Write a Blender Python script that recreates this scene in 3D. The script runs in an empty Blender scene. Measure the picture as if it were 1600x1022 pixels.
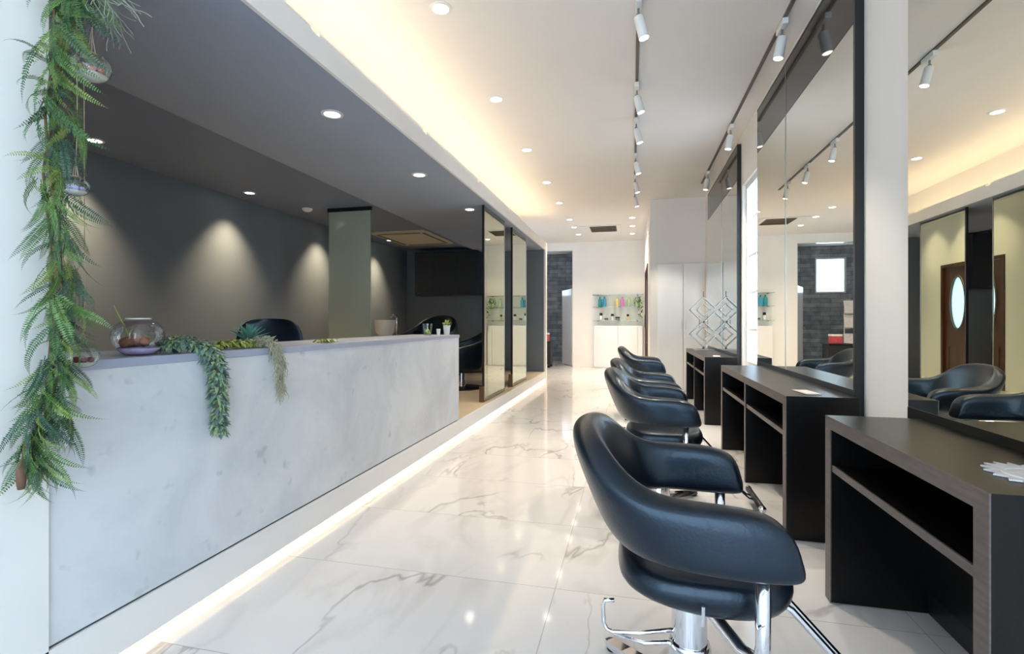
import bpy, bmesh, math, random
from mathutils import Vector, Matrix, noise
R = math.radians
rnd = random.Random(7)
SC = bpy.context.scene
COL = SC.collection

# ------------------------------------------------------------------ camera
F, VPX, HY, H = 790.0, 988.0, 504.0, 1.05
TH = math.atan((VPX - 800) / F)
ST, CT = math.sin(TH), math.cos(TH)
cd = bpy.data.cameras.new('camera'); cam = bpy.data.objects.new('camera', cd); COL.objects.link(cam)
cd.sensor_fit = 'HORIZONTAL'; cd.sensor_width = 36.0; cd.lens = 36.0 * F / 1600
cd.shift_y = (HY - 511.0) / 1600.0
cd.clip_start = 0.02; cd.clip_end = 200
cam.location = (0, 0, H); cam.rotation_euler = (R(90), 0, TH)
SC.camera = cam

def P(px, py, X=None, Y=None, Z=None):
    """world point seen at a pixel on one of the room's planes"""
    u = (px - 800) / F; v = (HY - py) / F
    d = Vector((u * CT - ST, u * ST + CT, v))
    if X is not None: t = X / d.x
    elif Y is not None: t = Y / d.y
    else: t = (Z - H) / d.z
    return Vector((d.x * t, d.y * t, H + d.z * t))

# ------------------------------------------------------------------ materials
def lin(c):
    f = lambda v: v / 12.92 if v <= 0.04045 else ((v + 0.055) / 1.055) ** 2.4
    return (f(c[0] / 255), f(c[1] / 255), f(c[2] / 255), 1)

def mat(name, rgb, rough=0.5, metal=0.0, coat=0.0, spec=0.5, noise_amt=0.0, noise_scale=8.0, bump=0.0, bump_scale=60.0):
    m = bpy.data.materials.new(name); m.use_nodes = True
    n = m.node_tree.nodes; l = m.node_tree.links
    b = n['Principled BSDF']
    b.inputs['Base Color'].default_value = lin(rgb)
    b.inputs['Roughness'].default_value = rough
    b.inputs['Metallic'].default_value = metal
    b.inputs['Coat Weight'].default_value = coat
    b.inputs['Specular IOR Level'].default_value = spec
    if noise_amt or bump:
        tc = n.new('ShaderNodeTexCoord')
    if noise_amt:
        t = n.new('ShaderNodeTexNoise'); t.inputs['Scale'].default_value = noise_scale; t.inputs['Detail'].default_value = 6
        l.new(tc.outputs['Object'], t.inputs['Vector'])
        cr = n.new('ShaderNodeValToRGB')
        c = lin(rgb)
        cr.color_ramp.elements[0].position = 0.3; cr.color_ramp.elements[1].position = 0.7
        cr.color_ramp.elements[0].color = tuple(max(0, x * (1 - noise_amt)) for x in c[:3]) + (1,)
        cr.color_ramp.elements[1].color = tuple(min(1, x * (1 + noise_amt)) for x in c[:3]) + (1,)
        l.new(t.outputs['Fac'], cr.inputs['Fac']); l.new(cr.outputs['Color'], b.inputs['Base Color'])
    if bump:
        t2 = n.new('ShaderNodeTexNoise'); t2.inputs['Scale'].default_value = bump_scale; t2.inputs['Detail'].default_value = 3
        l.new(tc.outputs['Object'], t2.inputs['Vector'])
        bp = n.new('ShaderNodeBump'); bp.inputs['Strength'].default_value = bump; bp.inputs['Distance'].default_value = 0.01
        l.new(t2.outputs['Fac'], bp.inputs['Height']); l.new(bp.outputs['Normal'], b.inputs['Normal'])
    return m

def emis(name, rgb, strength):
    m = bpy.data.materials.new(name); m.use_nodes = True
    n = m.node_tree.nodes; l = m.node_tree.links
    for x in list(n): n.remove(x)
    e = n.new('ShaderNodeEmission'); e.inputs['Color'].default_value = (*rgb, 1); e.inputs['Strength'].default_value = strength
    o = n.new('ShaderNodeOutputMaterial'); l.new(e.outputs[0], o.inputs[0])
    return m

def glass(name, tint=(1, 1, 1), gloss=0.0, rough=0.0, refl=1.0):
    m = bpy.data.materials.new(name); m.use_nodes = True
    n = m.node_tree.nodes; l = m.node_tree.links
    for x in list(n): n.remove(x)
    t = n.new('ShaderNodeBsdfTransparent'); t.inputs['Color'].default_value = (*tint, 1)
    g = n.new('ShaderNodeBsdfGlossy'); g.inputs['Roughness'].default_value = rough
    lw = n.new('ShaderNodeLayerWeight'); lw.inputs['Blend'].default_value = 0.35
    mx = n.new('ShaderNodeMath'); mx.operation = 'MULTIPLY_ADD'; mx.inputs[1].default_value = 0.6 * refl; mx.inputs[2].default_value = gloss
    l.new(lw.outputs['Fresnel'], mx.inputs[0])
    mi = n.new('ShaderNodeMixShader'); l.new(mx.outputs[0], mi.inputs[0]); l.new(t.outputs[0], mi.inputs[1]); l.new(g.outputs[0], mi.inputs[2])
    o = n.new('ShaderNodeOutputMaterial'); l.new(mi.outputs[0], o.inputs[0])
    return m

def frosted(name, rgb, trans=0.5):
    m = bpy.data.materials.new(name); m.use_nodes = True
    n = m.node_tree.nodes; l = m.node_tree.links
    for x in list(n): n.remove(x)
    d = n.new('ShaderNodeBsdfDiffuse'); d.inputs['Color'].default_value = lin(rgb)
    t = n.new('ShaderNodeBsdfTranslucent'); t.inputs['Color'].default_value = lin(rgb)
    mi = n.new('ShaderNodeMixShader'); mi.inputs[0].default_value = trans
    l.new(d.outputs[0], mi.inputs[1]); l.new(t.outputs[0], mi.inputs[2])
    g = n.new('ShaderNodeBsdfGlossy'); g.inputs['Roughness'].default_value = 0.15
    m2 = n.new('ShaderNodeMixShader'); m2.inputs[0].default_value = 0.06
    l.new(mi.outputs[0], m2.inputs[1]); l.new(g.outputs[0], m2.inputs[2])
    o = n.new('ShaderNodeOutputMaterial'); l.new(m2.outputs[0], o.inputs[0])
    return m

def marble():
    m = bpy.data.materials.new('marble tiles'); m.use_nodes = True
    n = m.node_tree.nodes; l = m.node_tree.links; b = n['Principled BSDF']
    b.inputs['Roughness'].default_value = 0.07
    b.inputs['Specular IOR Level'].default_value = 0.6
    tc = n.new('ShaderNodeTexCoord'); mp = n.new('ShaderNodeMapping')
    mp.inputs['Location'].default_value = (0.296 + 1.26 * 4, -1.98 + 0.63 * 10, 0)
    l.new(tc.outputs['Object'], mp.inputs['Vector'])
    br = n.new('ShaderNodeTexBrick'); br.offset = 0.0; br.squash = 1.0
    br.inputs['Scale'].default_value = 1; br.inputs['Brick Width'].default_value = 1.26; br.inputs['Row Height'].default_value = 0.63
    br.inputs['Mortar Size'].default_value = 0.0018; br.inputs['Mortar Smooth'].default_value = 0.3
    br.inputs['Color1'].default_value = (0, 0, 0, 1); br.inputs['Color2'].default_value = (1, 1, 1, 1); br.inputs['Mortar'].default_value = (.5, .5, .5, 1)
    l.new(mp.outputs['Vector'], br.inputs['Vector'])
    # each tile gets its own veining: offset the coordinates by the tile's own number
    fl = n.new('ShaderNodeVectorMath'); fl.operation = 'DIVIDE'; fl.inputs[1].default_value = (1.26, 0.63, 1)
    l.new(mp.outputs['Vector'], fl.inputs[0])
    f2 = n.new('ShaderNodeVectorMath'); f2.operation = 'FLOOR'; l.new(fl.outputs[0], f2.inputs[0])
    wn = n.new('ShaderNodeTexWhiteNoise'); wn.noise_dimensions = '2D'; l.new(f2.outputs[0], wn.inputs['Vector'])
    w4 = n.new('ShaderNodeMath'); w4.operation = 'MULTIPLY'; w4.inputs[1].default_value = 37.0; l.new(wn.outputs['Value'], w4.inputs[0])
    rot = n.new('ShaderNodeMapping'); rot.inputs['Rotation'].default_value = (0, 0, R(35)); rot.inputs['Scale'].default_value = (1, 0.42, 1)
    l.new(tc.outputs['Object'], rot.inputs['Vector'])
    def vein(scale, width, det, dist, off):
        t = n.new('ShaderNodeTexNoise'); t.noise_dimensions = '4D'
        t.inputs['Scale'].default_value = scale; t.inputs['Detail'].default_value = det; t.inputs['Distortion'].default_value = dist
        a = n.new('ShaderNodeMath'); a.operation = 'ADD'; a.inputs[1].default_value = off; l.new(w4.outputs[0], a.inputs[0])
        l.new(a.outputs[0], t.inputs['W']); l.new(rot.outputs['Vector'], t.inputs['Vector'])
        s = n.new('ShaderNodeMath'); s.operation = 'SUBTRACT'; s.inputs[1].default_value = 0.5; l.new(t.outputs['Fac'], s.inputs[0])
        ab = n.new('ShaderNodeMath'); ab.operation = 'ABSOLUTE'; l.new(s.outputs[0], ab.inputs[0])
        mr = n.new('ShaderNodeMapRange'); mr.inputs['From Min'].default_value = 0; mr.inputs['From Max'].default_value = width
        mr.inputs['To Min'].default_value = 1; mr.inputs['To Max'].default_value = 0; l.new(ab.outputs[0], mr.inputs['Value'])
        return mr.outputs[0]
    v1 = vein(1.5, 0.011, 5, 0.9, 0); v2 = vein(2.6, 0.045, 4, 0.5, 5)
    mk = n.new('ShaderNodeTexNoise'); mk.noise_dimensions = '4D'; mk.inputs['Scale'].default_value = 2.0; mk.inputs['Detail'].default_value = 1
    l.new(w4.outputs[0], mk.inputs['W']); l.new(tc.outputs['Object'], mk.inputs['Vector'])
    mm = n.new('ShaderNodeMapRange'); mm.inputs['From Min'].default_value = 0.36; mm.inputs['From Max'].default_value = 0.56; l.new(mk.outputs['Fac'], mm.inputs['Value'])
    def mul(a, bb, const=None):
        x = n.new('ShaderNodeMath'); x.operation = 'MULTIPLY'; l.new(a, x.inputs[0])
        if const is not None: x.inputs[1].default_value = const
        else: l.new(bb, x.inputs[1])
        return x.outputs[0]
    a = mul(mul(v1, mm.outputs[0]), None, 0.62); c = mul(mul(v2, mm.outputs[0]), None, 0.19)
    ad = n.new('ShaderNodeMath'); ad.operation = 'ADD'; ad.use_clamp = True; l.new(a, ad.inputs[0]); l.new(c, ad.inputs[1])
    mix = n.new('ShaderNodeMix'); mix.data_type = 'RGBA'
    mix.inputs['A'].default_value = lin((222, 219, 218)); mix.inputs['B'].default_value = lin((150, 143, 138))
    l.new(ad.outputs[0], mix.inputs['Factor'])
    mg = n.new('ShaderNodeMix'); mg.data_type = 'RGBA'; mg.inputs['B'].default_value = lin((178, 172, 166))
    l.new(br.outputs['Fac'], mg.inputs['Factor']); l.new(mix.outputs['Result'], mg.inputs['A'])
    l.new(mg.outputs['Result'], b.inputs['Base Color'])
    return m

def concrete():
    m = mat('pale concrete', (205, 207, 208), 0.6, noise_amt=0.0)
    n = m.node_tree.nodes; l = m.node_tree.links; b = n['Principled BSDF']
    tc = n.new('ShaderNodeTexCoord')
    t = n.new('ShaderNodeTexNoise'); t.inputs['Scale'].default_value = 2.2; t.inputs['Detail'].default_value = 9; t.inputs['Roughness'].default_value = 0.62
    t.inputs['Distortion'].default_value = 0.4
    l.new(tc.outputs['Object'], t.inputs['Vector'])
    cr = n.new('ShaderNodeValToRGB'); e = cr.color_ramp.elements
    e[0].position = 0.25; e[0].color = lin((186, 192, 199)); e[1].position = 0.62; e[1].color = lin((218, 221, 225))
    l.new(t.outputs['Fac'], cr.inputs['Fac'])
    t2 = n.new('ShaderNodeTexNoise'); t2.inputs['Scale'].default_value = 14; t2.inputs['Detail'].default_value = 2
    l.new(tc.outputs['Object'], t2.inputs['Vector'])
    c2 = n.new('ShaderNodeValToRGB'); e = c2.color_ramp.elements
    e[0].position = 0.66; e[0].color = (0, 0, 0, 1); e[1].position = 0.78; e[1].color = (1, 1, 1, 1)
    l.new(t2.outputs['Fac'], c2.inputs['Fac'])
    mx = n.new('ShaderNodeMix'); mx.data_type = 'RGBA'; mx.inputs['B'].default_value = lin((150, 155, 162))
    mu = n.new('ShaderNodeMath'); mu.operation = 'MULTIPLY'; mu.inputs[1].default_value = 0.45; l.new(c2.outputs['Color'], mu.inputs[0])
    l.new(mu.outputs[0], mx.inputs['Factor']); l.new(cr.outputs['Color'], mx.inputs['A']); l.new(mx.outputs['Result'], b.inputs['Base Color'])
    return m

def stonewall():
    m = mat('dark slate stone', (92, 98, 104), 0.8)
    n = m.node_tree.nodes; l = m.node_tree.links; b = n['Principled BSDF']
    tc = n.new('ShaderNodeTexCoord'); mp = n.new('ShaderNodeMapping'); mp.inputs['Rotation'].default_value = (R(90), 0, 0)
    l.new(tc.outputs['Object'], mp.inputs['Vector'])
    br = n.new('ShaderNodeTexBrick'); br.inputs['Scale'].default_value = 1
    br.inputs['Brick Width'].default_value = 0.45; br.inputs['Row Height'].default_value = 0.11; br.inputs['Mortar Size'].default_value = 0.004
    br.inputs['Color1'].default_value = lin((120, 128, 138)); br.inputs['Color2'].default_value = lin((158, 163, 168)); br.inputs['Mortar'].default_value = lin((84, 90, 96))
    l.new(mp.outputs['Vector'], br.inputs['Vector'])
    t = n.new('ShaderNodeTexNoise'); t.inputs['Scale'].default_value = 6; t.inputs['Detail'].default_value = 6; l.new(tc.outputs['Object'], t.inputs['Vector'])
    mx = n.new('ShaderNodeMix'); mx.data_type = 'RGBA'; mx.blend_type = 'OVERLAY'; mx.inputs['Factor'].default_value = 0.7
    l.new(br.outputs['Color'], mx.inputs['A']); l.new(t.outputs['Fac'], mx.inputs['B']); l.new(mx.outputs['Result'], b.inputs['Base Color'])
    bp = n.new('ShaderNodeBump'); bp.inputs['Strength'].default_value = 0.6; bp.inputs['Distance'].default_value = 0.02
    l.new(t.outputs['Fac'], bp.inputs['Height']); l.new(bp.outputs['Normal'], b.inputs['Normal'])
    return m

def wood(name, c1, c2, rough=0.4, scale=(2, 30, 30)):
    m = mat(name, c1, rough)
    n = m.node_tree.nodes; l = m.node_tree.links; b = n['Principled BSDF']
    tc = n.new('ShaderNodeTexCoord'); mp = n.new('ShaderNodeMapping'); mp.inputs['Scale'].default_value = scale
    l.new(tc.outputs['Object'], mp.inputs['Vector'])
    t = n.new('ShaderNodeTexNoise'); t.inputs['Scale'].default_value = 2.5; t.inputs['Detail'].default_value = 5; l.new(mp.outputs['Vector'], t.inputs['Vector'])
    cr = n.new('ShaderNodeValToRGB'); e = cr.color_ramp.elements
    e[0].position = 0.3; e[0].color = lin(c1); e[1].position = 0.75; e[1].color = lin(c2)
    l.new(t.outputs['Fac'], cr.inputs['Fac']); l.new(cr.outputs['Color'], b.inputs['Base Color'])
    return m

M = {}
M['white'] = mat('white painted wall', (236, 234, 231), 0.55, noise_amt=0.012, noise_scale=3)
M['ceil'] = mat('white ceiling paper', (233, 229, 225), 0.7, noise_amt=0.01, noise_scale=4)
M['charcoal'] = mat('charcoal paint', (106, 115, 123), 0.55, noise_amt=0.05, noise_scale=2.5)
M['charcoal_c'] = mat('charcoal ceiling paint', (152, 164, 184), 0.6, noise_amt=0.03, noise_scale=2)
M['charcoal_i'] = mat('darker charcoal inner ceiling', (116, 129, 152), 0.6, noise_amt=0.03, noise_scale=2)  # inner ceiling field, a darker tone than the soffit
M['navy'] = wood('dark navy laminate', (34, 37, 43), (42, 45, 52), 0.35, (30, 30, 1.5))
M['marble'] = marble()
M['beige'] = mat('beige vinyl floor', (196, 180, 158), 0.35, noise_amt=0.08, noise_scale=6)
M['concrete'] = concrete()
M['topgrey'] = mat('blue grey laminate top', (160, 168, 186), 0.3, noise_amt=0.03)
M['stone'] = stonewall()
M['mirror'] = mat('mirror silvering', (240, 240, 231), 0.0, 1.0)
M['mirrorg'] = mat('greenish mirror silvering', (172, 178, 160), 0.0, 1.0)
M['blackmetal'] = mat('black frame lacquer', (18, 18, 20), 0.3, noise_amt=0.1)
M['smoke'] = mat('smoked glossy panel', (46, 43, 43), 0.07, 0.0, 0.0, 0.35, noise_amt=0.03)
M['deskwood'] = wood('black brown oak veneer', (8, 7, 7), (17, 15, 15), 0.28, (30, 2, 30))
M['deskedge'] = wood('lit oak edge', (74, 66, 64), (96, 87, 84), 0.4, (30, 4, 30))  # desk oak coloured lighter, light on the front edges put into the colour
M['leather'] = mat('black leather', (10, 16, 25), 0.32, coat=0.1, bump=0.08, bump_scale=140)
M['chrome'] = mat('polished chrome', (225, 226, 230), 0.06, 1.0, noise_amt=0.02)
M['steel'] = mat('brushed steel', (150, 148, 142), 0.3, 1.0, noise_amt=0.05)
M['bronze'] = mat('bronze bracket', (110, 92, 72), 0.35, 0.8, noise_amt=0.05)
M['rubber'] = mat('black rubber', (14, 15, 20), 0.5, noise_amt=0.1)
M['lampwhite'] = mat('white lamp enamel', (228, 229, 228), 0.35, noise_amt=0.01)
M['trackm'] = mat('grey track aluminium', (96, 88, 84), 0.4, 0.3, noise_amt=0.05)
M['gloss'] = mat('glossy white lacquer', (228, 228, 228), 0.22, coat=0.25, noise_amt=0.01)
M['cream'] = mat('cream plastic', (206, 198, 176), 0.45, noise_amt=0.02)
M['vent'] = mat('dark vent slats', (92, 82, 66), 0.5, noise_amt=0.05)
M['brown'] = wood('stained brown door wood', (60, 32, 22), (92, 52, 36), 0.35, (20, 20, 2))
M['glass'] = glass('clear glass', (0.97, 0.985, 0.98))
M['winglass'] = glass('window glass', (0.97, 0.985, 1.0), refl=0.3)
M['terr'] = glass('terrarium glass', (0.95, 0.97, 0.97), gloss=0.05)
M['shelfglass'] = glass('shelf glass', (0.8, 0.9, 0.87), gloss=0.06)
M['frost'] = frosted('frosted glass', (190, 200, 186), 0.2)
M['ovalglass'] = frosted('frosted oval glass', (235, 242, 250), 0.9)
for k, c in (('fern1', (46, 80, 40)), ('fern2', (78, 112, 50)), ('fern3', (38, 70, 54)), ('fern4', (116, 138, 66))):
    M[k] = mat('fern green ' + k, c, 0.5, noise_amt=0.25, noise_scale=25)
M['stem'] = mat('brown stem', (98, 82, 52), 0.7, noise_amt=0.2)
M['moss'] = mat('pale grey moss', (138, 146, 128), 0.8, noise_amt=0.15)
M['till'] = mat('beige tillandsia', (168, 166, 142), 0.8, noise_amt=0.2, noise_scale=20)
M['sedum'] = mat('blue green sedum', (116, 142, 130), 0.55, noise_amt=0.3, noise_scale=30)
M['sedum2'] = mat('light green sedum', (156, 178, 134), 0.55, noise_amt=0.2, noise_scale=30)
M['agave'] = mat('teal agave', (96, 146, 130), 0.45, noise_amt=0.25, noise_scale=15)
M['lime'] = mat('yellow green leaf', (160, 170, 88), 0.5, noise_amt=0.2, noise_scale=20)
M['pod'] = mat('dried brown pod', (104, 74, 56), 0.8, noise_amt=0.25, noise_scale=30)
M['pink'] = mat('pink moss', (196, 138, 128), 0.8, noise_amt=0.2, noise_scale=40)
M['red'] = mat('dark red berries', (110, 26, 34), 0.5, noise_amt=0.3, noise_scale=40)
M['sand'] = mat('white sand', (226, 222, 214), 0.9, noise_amt=0.05, noise_scale=80)
M['rust'] = mat('rust moss', (140, 84, 58), 0.85, noise_amt=0.3, noise_scale=40)
M['lilac'] = mat('lilac gravel', (176, 160, 196), 0.8, noise_amt=0.15, noise_scale=60)
M['string'] = mat('jute string', (170, 150, 128), 0.8, noise_amt=0.1)
M['drift'] = wood('grey driftwood', (120, 104, 86), (176, 164, 146), 0.8, (8, 30, 30))
M['teal'] = mat('teal bottle plastic', (28, 140, 150), 0.3, noise_amt=0.03)
M['blueb'] = mat('blue bottle plastic', (60, 150, 190), 0.3, noise_amt=0.03)
M['pinkb'] = mat('pink bottle plastic', (206, 130, 190), 0.3, noise_amt=0.03)
M['yellowb'] = mat('yellow bottle plastic', (226, 210, 130), 0.3, noise_amt=0.03)
M['greenb'] = mat('pale green bottle plastic', (180, 206, 160), 0.3, noise_amt=0.03)
M['porcelain'] = mat('white porcelain', (232, 232, 228), 0.12, coat=0.4, noise_amt=0.01)
M['paper'] = mat('printed paper', (225, 218, 214), 0.5, noise_amt=0.12, noise_scale=40)
M['redbox'] = mat('red print card', (188, 70, 80), 0.5, noise_amt=0.3, noise_scale=30)
M['lamp'] = emis('lamp glow', (1.0, 0.9, 0.76), 14)
M['led'] = emis('warm led glow', (1.0, 0.78, 0.5), 17)
M['ledfloor'] = emis('floor led glow', (1.0, 0.88, 0.70), 8)

M['leather'].node_tree.nodes['Principled BSDF'].inputs['Specular Tint'].default_value = (.62, .80, 1.0, 1)  # blue tint paints the sky's reflection into the black leather's highlights
M['deskwood'].node_tree.nodes['Principled BSDF'].inputs['Specular IOR Level'].default_value = 0.3
# ------------------------------------------------------------------ mesh builder
class MB:
    def __init__(self): self.bm = bmesh.new()
    def box(self, x0, x1, y0, y1, z0, z1, bev=0.0, mtx=None, seg=2):
        r = bmesh.ops.create_cube(self.bm, size=1.0); vs = r['verts']
        for v in vs:
            v.co = Vector(((x0 + x1) / 2 + v.co.x * (x1 - x0), (y0 + y1) / 2 + v.co.y * (y1 - y0), (z0 + z1) / 2 + v.co.z * (z1 - z0)))
        if bev:
            es = {e for v in vs for e in v.link_edges}
            rr = bmesh.ops.bevel(self.bm, geom=list(es), offset=bev, segments=seg, affect='EDGES', profile=0.5)
            vs = list({v for f in rr['faces'] for v in f.verts} | {v for v in vs if v.is_valid})
        if mtx: bmesh.ops.transform(self.bm, matrix=mtx, verts=vs)
        return self
    def tube(self, pts, r, seg=8, caps=True):
        pts = [Vector(p) for p in pts]
        rs = r if isinstance(r, (list, tuple)) else [r] * len(pts)
        rings = []; up = None
        for i, p in enumerate(pts):
            d = (pts[min(i + 1, len(pts) - 1)] - pts[max(i - 1, 0)]).normalized()
            if up is None:
                up = Vector((0, 0, 1)) if abs(d.z) < 0.9 else Vector((1, 0, 0))
            a = d.cross(up)
            if a.length < 1e-5: a = d.cross(Vector((0.3, 1, 0.2)))
            a.normalize(); b = d.cross(a).normalized(); up = -b if False else a.cross(d)
            rings.append([self.bm.verts.new(p + (a * math.cos(2 * math.pi * k / seg) + b * math.sin(2 * math.pi * k / seg)) * rs[i]) for k in range(seg)])
        for i in range(len(rings) - 1):
            for k in range(seg):
                self.bm.faces.new((rings[i][k], rings[i][(k + 1) % seg], rings[i + 1][(k + 1) % seg], rings[i + 1][k]))
        if caps:
            self.bm.faces.new(rings[0][::-1]); self.bm.faces.new(rings[-1])
        return self
    def lathe(self, prof, seg=24, mtx=None):
        """prof: list of (radius, z); radius 0 at an end closes it"""
        mtx = mtx or Matrix.Identity(4)
        rings = []
        for r, z in prof:
            if r < 1e-6: rings.append([self.bm.verts.new(mtx @ Vector((0, 0, z)))])
            else: rings.append([self.bm.verts.new(mtx @ Vector((r * math.cos(2 * math.pi * k / seg), r * math.sin(2 * math.pi * k / seg), z))) for k in range(seg)])
        for a, b in zip(rings, rings[1:]):
            for k in range(seg):
                if len(a) == 1 and len(b) == 1: continue
                if len(a) == 1: f = (a[0], b[(k + 1) % seg], b[k])
                elif len(b) == 1: f = (a[k], a[(k + 1) % seg], b[0])
                else: f = (a[k], a[(k + 1) % seg], b[(k + 1) % seg], b[k])
                self.bm.faces.new(f)
        return self
    def blob(self, c, r, sub=2, amp=0.0, seed=0.0, scale=(1, 1, 1)):
        rr = bmesh.ops.create_icosphere(self.bm, subdivisions=sub, radius=1.0)
        for v in rr['verts']:
            k = 1 + amp * noise.noise(v.co * 2.3 + Vector((seed, seed * 1.7, 0)))
            v.co = Vector((c[0] + v.co.x * r * k * scale[0], c[1] + v.co.y * r * k * scale[1], c[2] + v.co.z * r * k * scale[2]))
        return self
    def loft(self, secs, closed=True, caps=True):
        rings = [[self.bm.verts.new(p) for p in s] for s in secs]
        n = len(rings[0])
        for a, b in zip(rings, rings[1:]):
            for k in range(n if closed else n - 1):
                self.bm.faces.new((a[k], a[(k + 1) % n], b[(k + 1) % n], b[k]))
        if caps and closed:
            self.bm.faces.new(rings[0][::-1]); self.bm.faces.new(rings[-1])
        return self
    def poly(self, pts):
        self.bm.faces.new([self.bm.verts.new(p) for p in pts]); return self
    def prism(self, pts, ext):
        """extruded flat outline"""
        a = [self.bm.verts.new(p) for p in pts]; e = Vector(ext)
        b = [self.bm.verts.new(Vector(p) + e) for p in pts]
        n = len(a)
        self.bm.faces.new(a[::-1]); self.bm.faces.new(b)
        for k in range(n): self.bm.faces.new((a[k], a[(k + 1) % n], b[(k + 1) % n], b[k]))
        return self
    def build(self, name, m, parent=None, smooth=False, subsurf=0, sharp=None, loc=None):
        bmesh.ops.recalc_face_normals(self.bm, faces=self.bm.faces[:])
        me = bpy.data.meshes.new(name); self.bm.to_mesh(me); self.bm.free()
        me.materials.append(M[m] if isinstance(m, str) else m)
        if smooth:
            for p in me.polygons: p.use_smooth = True
        if smooth and sharp:
            me.set_sharp_from_angle(angle=R(sharp))
        o = bpy.data.objects.new(name, me); COL.objects.link(o)
        if parent: o.parent = parent
        if loc: o.location = loc
        if subsurf:
            s = o.modifiers.new('subsurf', 'SUBSURF'); s.levels = subsurf; s.render_levels = subsurf
        return o

def thing(name, label, cat, loc=(0, 0, 0), rz=0.0, group=None):
    o = bpy.data.objects.new(name, None); COL.objects.link(o)
    o.empty_display_size = 0.05
    o.location = loc; o.rotation_euler = (0, 0, rz)
    return tag(o, label, cat, group)
def tag(o, label, cat, group=None):
    o['label'] = label; o['category'] = cat
    if group: o['group'] = group
    return o
def struct(o):
    o['kind'] = 'structure'; return o
def dup(root, loc, label, rz=None, group=None):
    def cp(o, parent):
        c = o.copy(); COL.objects.link(c)
        if parent: c.parent = parent
        for ch in list(o.children): cp(ch, c)
        return c
    r = cp(root, None); r.location = loc; r['label'] = label
    if rz is not None: r.rotation_euler = (0, 0, rz)
    if group: r['group'] = group
    return r
def spot(name, parent, loc, watts, angle, col, blend=0.6, rot=(0, 0, 0), size=0.03):
    l = bpy.data.lights.new(name, 'SPOT'); l.energy = watts; l.spot_size = R(angle); l.spot_blend = blend
    l.color = col; l.shadow_soft_size = size
    o = bpy.data.objects.new(name, l); COL.objects.link(o); o.location = loc; o.rotation_euler = rot
    if parent: o.parent = parent
    return o
ORD = ['first', 'second', 'third', 'fourth', 'fifth', 'sixth', 'seventh', 'eighth', 'ninth', 'tenth', 'eleventh']

# ------------------------------------------------------------------ room shell
XL, XW, ZC = -1.52, 1.075, 2.95          # platform face, right wall, main ceiling
ZS, ZI = 2.36, 2.42                     # charcoal soffit, inner charcoal ceiling
XB, YE = -4.22, 9.00                    # back wall and end wall of the charcoal side
PF = 0.165                              # platform height
YEND, YST = 12.0, 14.0
YF = -1.6                               # shop front behind the camera
struct(MB().box(-4.5, 1.3, YF - 0.2, 14.3, -0.1, 0).build('floor', 'marble'))
struct(MB().box(-3.7, 1.3, YF - 0.2, 14.3, ZC, ZC + 0.1).build('ceiling', 'ceil'))
# raised platform of the charcoal side with a shadow gap for the LED line
pl = struct(MB().box(-4.3, XL - 0.045, YF, YE, 0, 0.05).box(-4.3, XL - 0.012, YF, YE, 0.05, PF).build('platform_floor', 'beige'))
MB().box(XL - 0.012, XL, YF, YE + 0.02, 0.04, PF + 0.004).build('platform_edge', 'white', pl)
MB().box(XL - 0.044, XL - 0.036, YF + 0.1, YE - 0.02, 0.012, 0.03).build('led_strip', 'ledfloor', pl)
# charcoal ceiling: soffit beside the fascia, slightly higher inner field
s = struct(MB().box(-2.80, XL - 0.02, 0.75, YE, ZS, ZS + 0.08).build('ceiling_left', 'charcoal_c'))
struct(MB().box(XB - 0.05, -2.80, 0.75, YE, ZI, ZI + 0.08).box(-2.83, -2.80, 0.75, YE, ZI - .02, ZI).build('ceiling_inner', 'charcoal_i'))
# fascia and cove
fa = MB()
fa.box(XL - 0.02, XL, YF, YE + 0.05, ZS - 0.008, ZS + 0.115)
y = YF
for yy in [2.2, 3.55, 4.9, 6.25, 7.6, YE + 0.05]:
    fa.box(XL - 0.02, XL, y, yy - 0.035, ZS + 0.115, ZS + 0.135); y = yy + 0.035
fascia = struct(fa.build('trim_1', 'white'))
struct(MB().box(-1.98, XL - 0.02, YF, YE, ZS + 0.081, ZS + 0.09).box(-2.0, -1.98, YF, YE, ZS + 0.08, ZC).build('cove', 'white'))
MB().box(-1.80, -1.76, YF + 0.3, YE - 0.15, ZS + 0.10, ZS + 0.112).build('led_strip', 'led', fascia)
# left: white wall before the counter, charcoal walls
struct(MB().box(XL - 0.2, XL, YF, 1.03, 0, ZS - 0.008).build('wall_left', 'white'))
struct(MB().box(XB - 0.1, XB, 0.65, YE + 0.1, 0, ZI + 0.1).build('wall_back', 'charcoal'))
struct(MB().box(XB, XL - 0.2, 0.65, 0.75, 0, ZI + 0.1).build('wall_side', 'charcoal'))
w = struct(MB().box(XB, XL - 0.03, YE, YE + 0.1, 0, ZI + .09).build('wall_middle', 'charcoal'))
struct(MB().box(XL - 0.03, XL + 0.005, YE - 0.015, YE + 0.12, 0, ZS + 0.14).build('trim_2', 'white'))
struct(MB().box(XB, XL - 0.03, YE + 0.101, YE + 0.15, 0, ZS + .1).build('wall_middle_back', 'white'))
# end wall with the opening to the slate room
XJ, ZH, XS = -1.37, 2.77, 0.27
struct(MB().box(XJ, XS, YEND, YEND + 0.12, 0, ZC).box(-3.6, XJ, YEND, YEND + 0.12, ZH, ZC).build('wall_end', 'white'))
struct(MB().box(XJ - 0.012, XJ, YEND - 0.008, YEND + 0.125, 0, ZH).box(-3.6, XJ, YEND - 0.008, YEND + 0.125, ZH - 0.02, ZH).build('trim_3', 'gloss'))
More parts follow.
